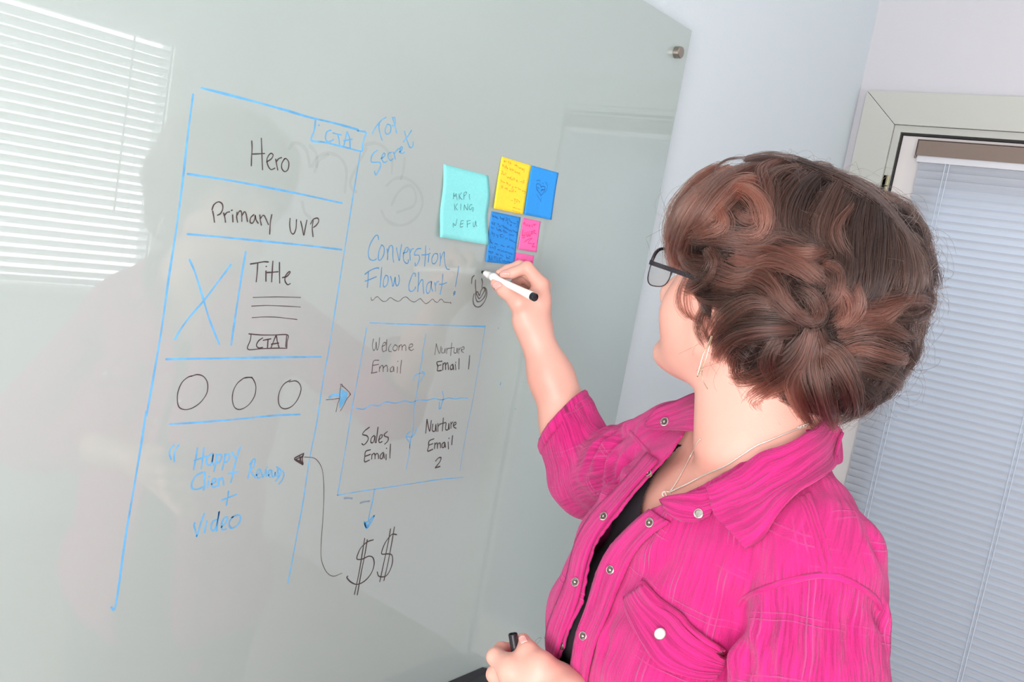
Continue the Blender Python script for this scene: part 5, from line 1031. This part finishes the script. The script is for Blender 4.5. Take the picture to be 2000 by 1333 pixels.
for pts, W, n, tint, lift in G_: lock_px(pts, wisp=(n < 60 and pts[0][0] < 352 and pts[0][1] > 500), W=W * (.86 if n > 60 else 1), n=n, tint=.42 + (tint - .5) * 1.5, Ht=.012 if n > 60 else .001, lift=lift - (.002 if n > 60 else 0), wob=.0012 if n > 60 else .0007, curl=.0014 if n > 60 else 0)
# flyaway single hairs around the outline
for k in range(620):
    i = HR.randint(len(vts)); p, n_ = vts[i], nrs[i]
    if (p - hc_) @ hfn > .05 and (p - hc_) @ hun < .05: continue
    tg = np.cross(n_, HR.normal(0, 1, 3)); tg /= np.linalg.norm(tg); m = 10; L_ = HR.uniform(.02, .06); bend = HR.uniform(.2, 1.0) * L_
    u = np.linspace(0, 1, m)[:, None]; g = p + tg * u * L_ + n_ * (np.sin(u * 2.6) * bend * .35) + np.array([0, 0, -1]) * u ** 2 * L_ * .25
    lock(g, np.tile(n_, (m, 1)), .0015, .0015, HR.randint(1, 4), .4, .003, wob=.004, r0=.00015)
X = np.concatenate(POS); Rr = np.concatenate(RAD); Tt = np.concatenate(TINT)
hcv = bpy.data.hair_curves.new('hair'); hcv.add_curves([NP] * len(X))
hcv.attributes['position'].data.foreach_set('vector', X.reshape(-1).astype(np.float32))
ra = hcv.attributes.get('radius') or hcv.attributes.new('radius', 'FLOAT', 'POINT'); ra.data.foreach_set('value', Rr.reshape(-1).astype(np.float32))
ta = hcv.attributes.new('tint', 'FLOAT', 'CURVE'); ta.data.foreach_set('value', Tt.astype(np.float32))
m = bpy.data.materials.new('hair'); m.use_nodes = True; nt = m.node_tree; nt.nodes.clear(); out = nt.nodes.new('ShaderNodeOutputMaterial')
hb_ = nt.nodes.new('ShaderNodeBsdfHairPrincipled'); hb_.parametrization = 'COLOR'; at_ = nt.nodes.new('ShaderNodeAttribute'); at_.attribute_name = 'tint'
cr = nt.nodes.new('ShaderNodeValToRGB'); e = cr.color_ramp.elements; e[0].position = 0; e[0].color = (*lin(18, 10, 9), 1); e[1].position = 1; e[1].color = (*lin(112, 66, 54), 1)
x_ = e.new(.33); x_.color = (*lin(56, 40, 34), 1); x_ = e.new(.6); x_.color = (*lin(76, 42, 34), 1)
nt.links.new(at_.outputs['Fac'], cr.inputs['Fac']); nt.links.new(cr.outputs['Color'], hb_.inputs['Color']); nt.links.new(hb_.outputs[0], out.inputs[0])
hb_.inputs['Roughness'].default_value = .27; hb_.inputs['Radial Roughness'].default_value = .4
hcv.materials.append(m); hair = bpy.data.objects.new('hair', hcv); COL.objects.link(hair); hair.parent = person; hair.matrix_parent_inverse = world_of(person).inverted(); hair['label'] = 'short curly brown hair with copper highlights'
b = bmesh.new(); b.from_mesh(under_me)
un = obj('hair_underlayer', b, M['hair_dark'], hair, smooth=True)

# ------------------------------------------------------------------ nails, spectacles, jewellery, marker
def nail(rows, bv, lift=.0006):
    return sheet('fingernail', rows, bv, lambda u, v: lift + .0006 * math.sin(math.pi * u), M['nail'], person, .0005, sub=4, rsub=4)
hr_bv, hl_bv = bvh_of(hr_me), bvh_of(hl_me)
nail([[(962, 556), (963, 562), (968, 568)], [(968, 551), (971, 557), (976, 562)], [(973, 550), (978, 553), (981, 558)]], hr_bv)
nail([[(976, 533), (985, 533), (995, 533)], [(975, 536), (985, 537), (996, 537)]], hr_bv, .0005)
nail([[(1013, 1247), (1015, 1254), (1019, 1259)], [(1019, 1243), (1022, 1250), (1026, 1256)], [(1025, 1243), (1029, 1249), (1031, 1255)]], hl_bv)

M['frame'] = mat('black_spectacle_frame', lin(36, 30, 38), .3, metal=.3); M['silver'] = mat('silver', lin(232, 226, 216), .3, metal=.55); M['gold'] = mat('pale_gold', lin(226, 200, 168), .2, metal=1.0)
sp = thing('spectacles', 'thin black framed spectacles worn by the woman', 'glasses', tuple(H(0, .11, .0)))
def rim(cx):
    pts = []
    for k in range(28):
        a = 2 * math.pi * k / 28; c, s = math.cos(a), math.sin(a); e = .62
        pts.append((cx + math.copysign(abs(c) ** e, c) * .0265, math.copysign(abs(s) ** e, s) * .0215))
    return pts
GZ = .0095
def gp(l, u): return H(l, GF - .10 * abs(l) , u + GZ)
GF = .1105
for s_ in (1, -1):
    ps = [gp(s_ * l, u) for l, u in rim(.0355)]
    b = bmesh.new(); n_ = len(ps); rg = []
    for i in range(n_):
        t = (ps[(i + 1) % n_] - ps[i - 1]).normalized(); x_ = hf; y_ = t.cross(x_).normalized(); up = (ps[i] - gp(s_ * .0355, 0)).dot(hu) > 0
        r_ = .0017 if up else .0006
        rg.append([b.verts.new(ps[i] + (x_ * math.cos(q) * 1.2 + y_ * math.sin(q)) * r_) for q in [2 * math.pi * k / 8 for k in range(8)]])
    for i in range(n_):
        for k in range(8): b.faces.new((rg[i][k], rg[i][(k + 1) % 8], rg[(i + 1) % n_][(k + 1) % 8], rg[(i + 1) % n_][k]))
    obj('rim', b, M['frame'], sp, smooth=True)
    b = bmesh.new(); b.faces.new([b.verts.new(p) for p in ps]); lo = obj('lens', b, M['lens'], sp); md = lo.modifiers.new('t', 'SOLIDIFY'); md.thickness = .0018; md.offset = 0
    b = bmesh.new(); hx = [gp(s_ * .0615, .005), H(s_ * .0690, GF - .010, .0045 + GZ), H(s_ * .0715, GF - .035, .0042 + GZ), H(s_ * .0775, .03, .0038 + GZ), H(s_ * .0800, -.008, .0034 + GZ), H(s_ * .0800, -.026, -.004 + GZ)]
    cm = catmull(hx, 6); rg = []
    for i, p in enumerate(cm):
        p = V(p); rg.append([b.verts.new(p + hl * x0 * .0009 + hu * y0 * .0024) for x0, y0 in ((1, 1), (-1, 1), (-1, -1), (1, -1))])
    for i in range(len(rg) - 1):
        for k in range(4): b.faces.new((rg[i][k], rg[i][(k + 1) % 4], rg[i + 1][(k + 1) % 4], rg[i + 1][k]))
    b.faces.new(rg[0]); b.faces.new(rg[-1][::-1]); obj('temple', b, M['frame'], sp)
    b = bmesh.new(); tube(b, [gp(s_ * .012, .0), H(s_ * .011, GF - .010, -.004 + GZ), H(s_ * .0125, GF - .014, -.009 + GZ)], .0008, 6); obj('nose_pad', b, M['silver'], sp)
b = bmesh.new(); tube(b, catmull([gp(.010, .006), H(0, GF + .001, .009 + GZ), gp(-.010, .006)], 6), .0014, 8); obj('bridge', b, M['frame'], sp)
# eyes
M['eye'] = mat('eye_white', lin(235, 230, 226), .15); M['iris'] = mat('iris', lin(70, 52, 40), .15)
for s_ in (1, -1):
    c = H(.031 * s_, .078, .012); b = bmesh.new(); bmesh.ops.create_uvsphere(b, u_segments=20, v_segments=12, radius=.0120); bmesh.ops.translate(b, verts=b.verts, vec=c); e_ = obj('eye', b, M['eye'], person, smooth=True)
    b = bmesh.new(); lathe(b, c + hf * .0108, hf, [(0, .0055), (.0010, .0045), (.0014, .001)], 20); obj('iris', b, M['iris'], e_)
    b = bmesh.new(); tube(b, catmull([H(.014 * s_, .097, .034), H(.030 * s_, .098, .040), H(.047 * s_, .084, .036)], 5), [.0022] * 5 + [.0026] * 5 + [.0012], 6); obj('eyebrow', b, M['hair_dark'], person)
M['lip'] = mat('lips', lin(205, 110, 108), .35)
# necklace
skin_bv2 = bvh_of(body_me)
nk = thing('necklace', 'fine silver chain necklace with a small knot pendant at her open collar', 'necklace', tuple(at(1305, 970, .93)))
def chain_on(pts, r, name):
    L = cast_line(skin_bv2, pts, 8); P_ = [h[0] + (h[1] if h[1].dot(FWD) < 0 else -h[1]) * (r * 1.1 + .0004) for h in L]
    for _ in range(6): P_ = [P_[0]] + [(P_[i - 1] + P_[i] * 2 + P_[i + 1]) / 4 for i in range(1, len(P_) - 1)] + [P_[-1]]
    b = bmesh.new(); tube(b, P_, [r * (1 + .22 * (i % 2)) for i in range(len(P_))], 8); return obj(name, b, M['silver'], nk, smooth=True), P_
_, A_ = chain_on([(1590, 822), (1570, 832), (1553, 840), (1532, 849), (1499, 863), (1478, 871), (1449, 890), (1420, 909), (1383, 925), (1350, 944), (1325, 956), (1308, 964)], .00075, 'chain')
chain_on([(1370, 858), (1362, 867), (1350, 892), (1333, 925), (1316, 954), (1307, 964)], .00062, 'chain')
h = cast(skin_bv2, 1304, 970); c = h[0] + (h[1] if h[1].dot(FWD) < 0 else -h[1]) * .0022; b = bmesh.new()
pts = []
for k in range(33):
    a = 2 * math.pi * k / 32; pts.append(c + RGT * (math.sin(a) + .5 * math.sin(2 * a)) * .0034 + UPV * (math.cos(a) * .0040 - abs(math.sin(a)) * .001) - FWD * .0008 * math.sin(3 * a))
tube(b, pts, .0007, 8); obj('pendant', b, M['silver'], nk, smooth=True)
b = bmesh.new(); tube(b, [c + RGT * (-.0022) + UPV * .0045, c + RGT * .002 - UPV * .005, c - UPV * .0062 - RGT * .001], .0006, 8); obj('pendant', b, M['silver'], nk, smooth=True)
h = cast(skin_bv2, 1560, 836); c = h[0] - FWD * .0016; b = bmesh.new()
for k in range(3): tube(b, [c + RGT * (.003 * k + .0016 * math.cos(a)) + UPV * (.0011 * k + .0013 * math.sin(a)) for a in [2 * math.pi * q / 10 for q in range(11)]], .00045, 6)
obj('clasp', b, M['silver'], nk, smooth=True)
er = thing('earring', 'long thin leaf shaped silver hoop earring hanging below her curls', 'earring', tuple(at(1386, 668, .885)))
b = bmesh.new(); tube(b, catmull([at(x, y, d) for x, y, d in ((1390, 655, .884), (1383, 674, .882), (1374, 692, .882), (1368, 712, .883), (1362, 736, .885), (1369, 722, .886), (1379, 700, .886), (1386, 676, .885), (1392, 656, .886))], 6), .0006, 8); obj('hoop', b, M['gold'], er, smooth=True)
b = bmesh.new(); tube(b, catmull([at(x, y, d) for x, y, d in ((1372, 720, .889), (1371, 734, .891), (1375, 748, .892), (1382, 760, .893))], 5), .0004, 6); obj('hook', b, M['gold'], er, smooth=True)
# marker in the raised hand
A_, B_ = at(941, 531, 1.3730), at(1046, 582, 1.283); ax = (B_ - A_); ML = ax.length
M['white_plastic'] = mat('white_plastic', lin(246, 244, 242), .25, coat=.5)
mk = thing('marker', 'white dry erase marker with black nib and end held in the raised hand', 'marker', tuple(A_))
b = bmesh.new(); lathe(b, A_, ax, [(0, .0008), (.0015, .0024), (.0065, .0032), (.0072, .0036)], 20); obj('nib', b, M['black'], mk, smooth=True)
q = ML; b = bmesh.new(); lathe(b, A_, ax, [(.0070, .0034), (.009, .0044), (.020, .0058), (.026, .0060), (.0265, .0068), (.031, .0070), (.034, .0062), (.045, .0046), (.060, .0048), (q * .8, .0058), (q - .008, .0064), (q - .0075, .0060)], 32); obj('barrel', b, M['white_plastic'], mk, smooth=True)
b = bmesh.new(); lathe(b, A_, ax, [(q - .009, .0060), (q - .001, .0060), (q, .0054), (q - .001, .0030), (q - .0012, .0001)], 28); obj('end_plug', b, M['black'], mk)
# black cap of the raised marker, in the lower hand; not a second marker
A_, B_ = at(1001.5, 1238, .995), at(1012, 1306, .993); ax = B_ - A_; q = ax.length
cp = thing('marker', 'black marker cap gripped between thumb and finger of the lower hand', 'marker', tuple(A_))
b = bmesh.new(); lathe(b, A_, ax, [(.004, .0001), (.0035, .0036), (.0006, .0040), (0, .0047), (.0008, .0052), (q * .6, .0050), (q * .62, .0054), (q * .66, .0054), (q, .0047)], 32); obj('cap_body', b, M['black'], cp, smooth=False)
b = bmesh.new(); bx_ = A_ + ax * .60 - FWD * .0058 - RGT * .001; lathe(b, bx_, ax, [(0, .0008), (.001, .0013), (.007, .0013), (.008, .0006)], 10); obj('cap_clip', b, M['silver'], cp)
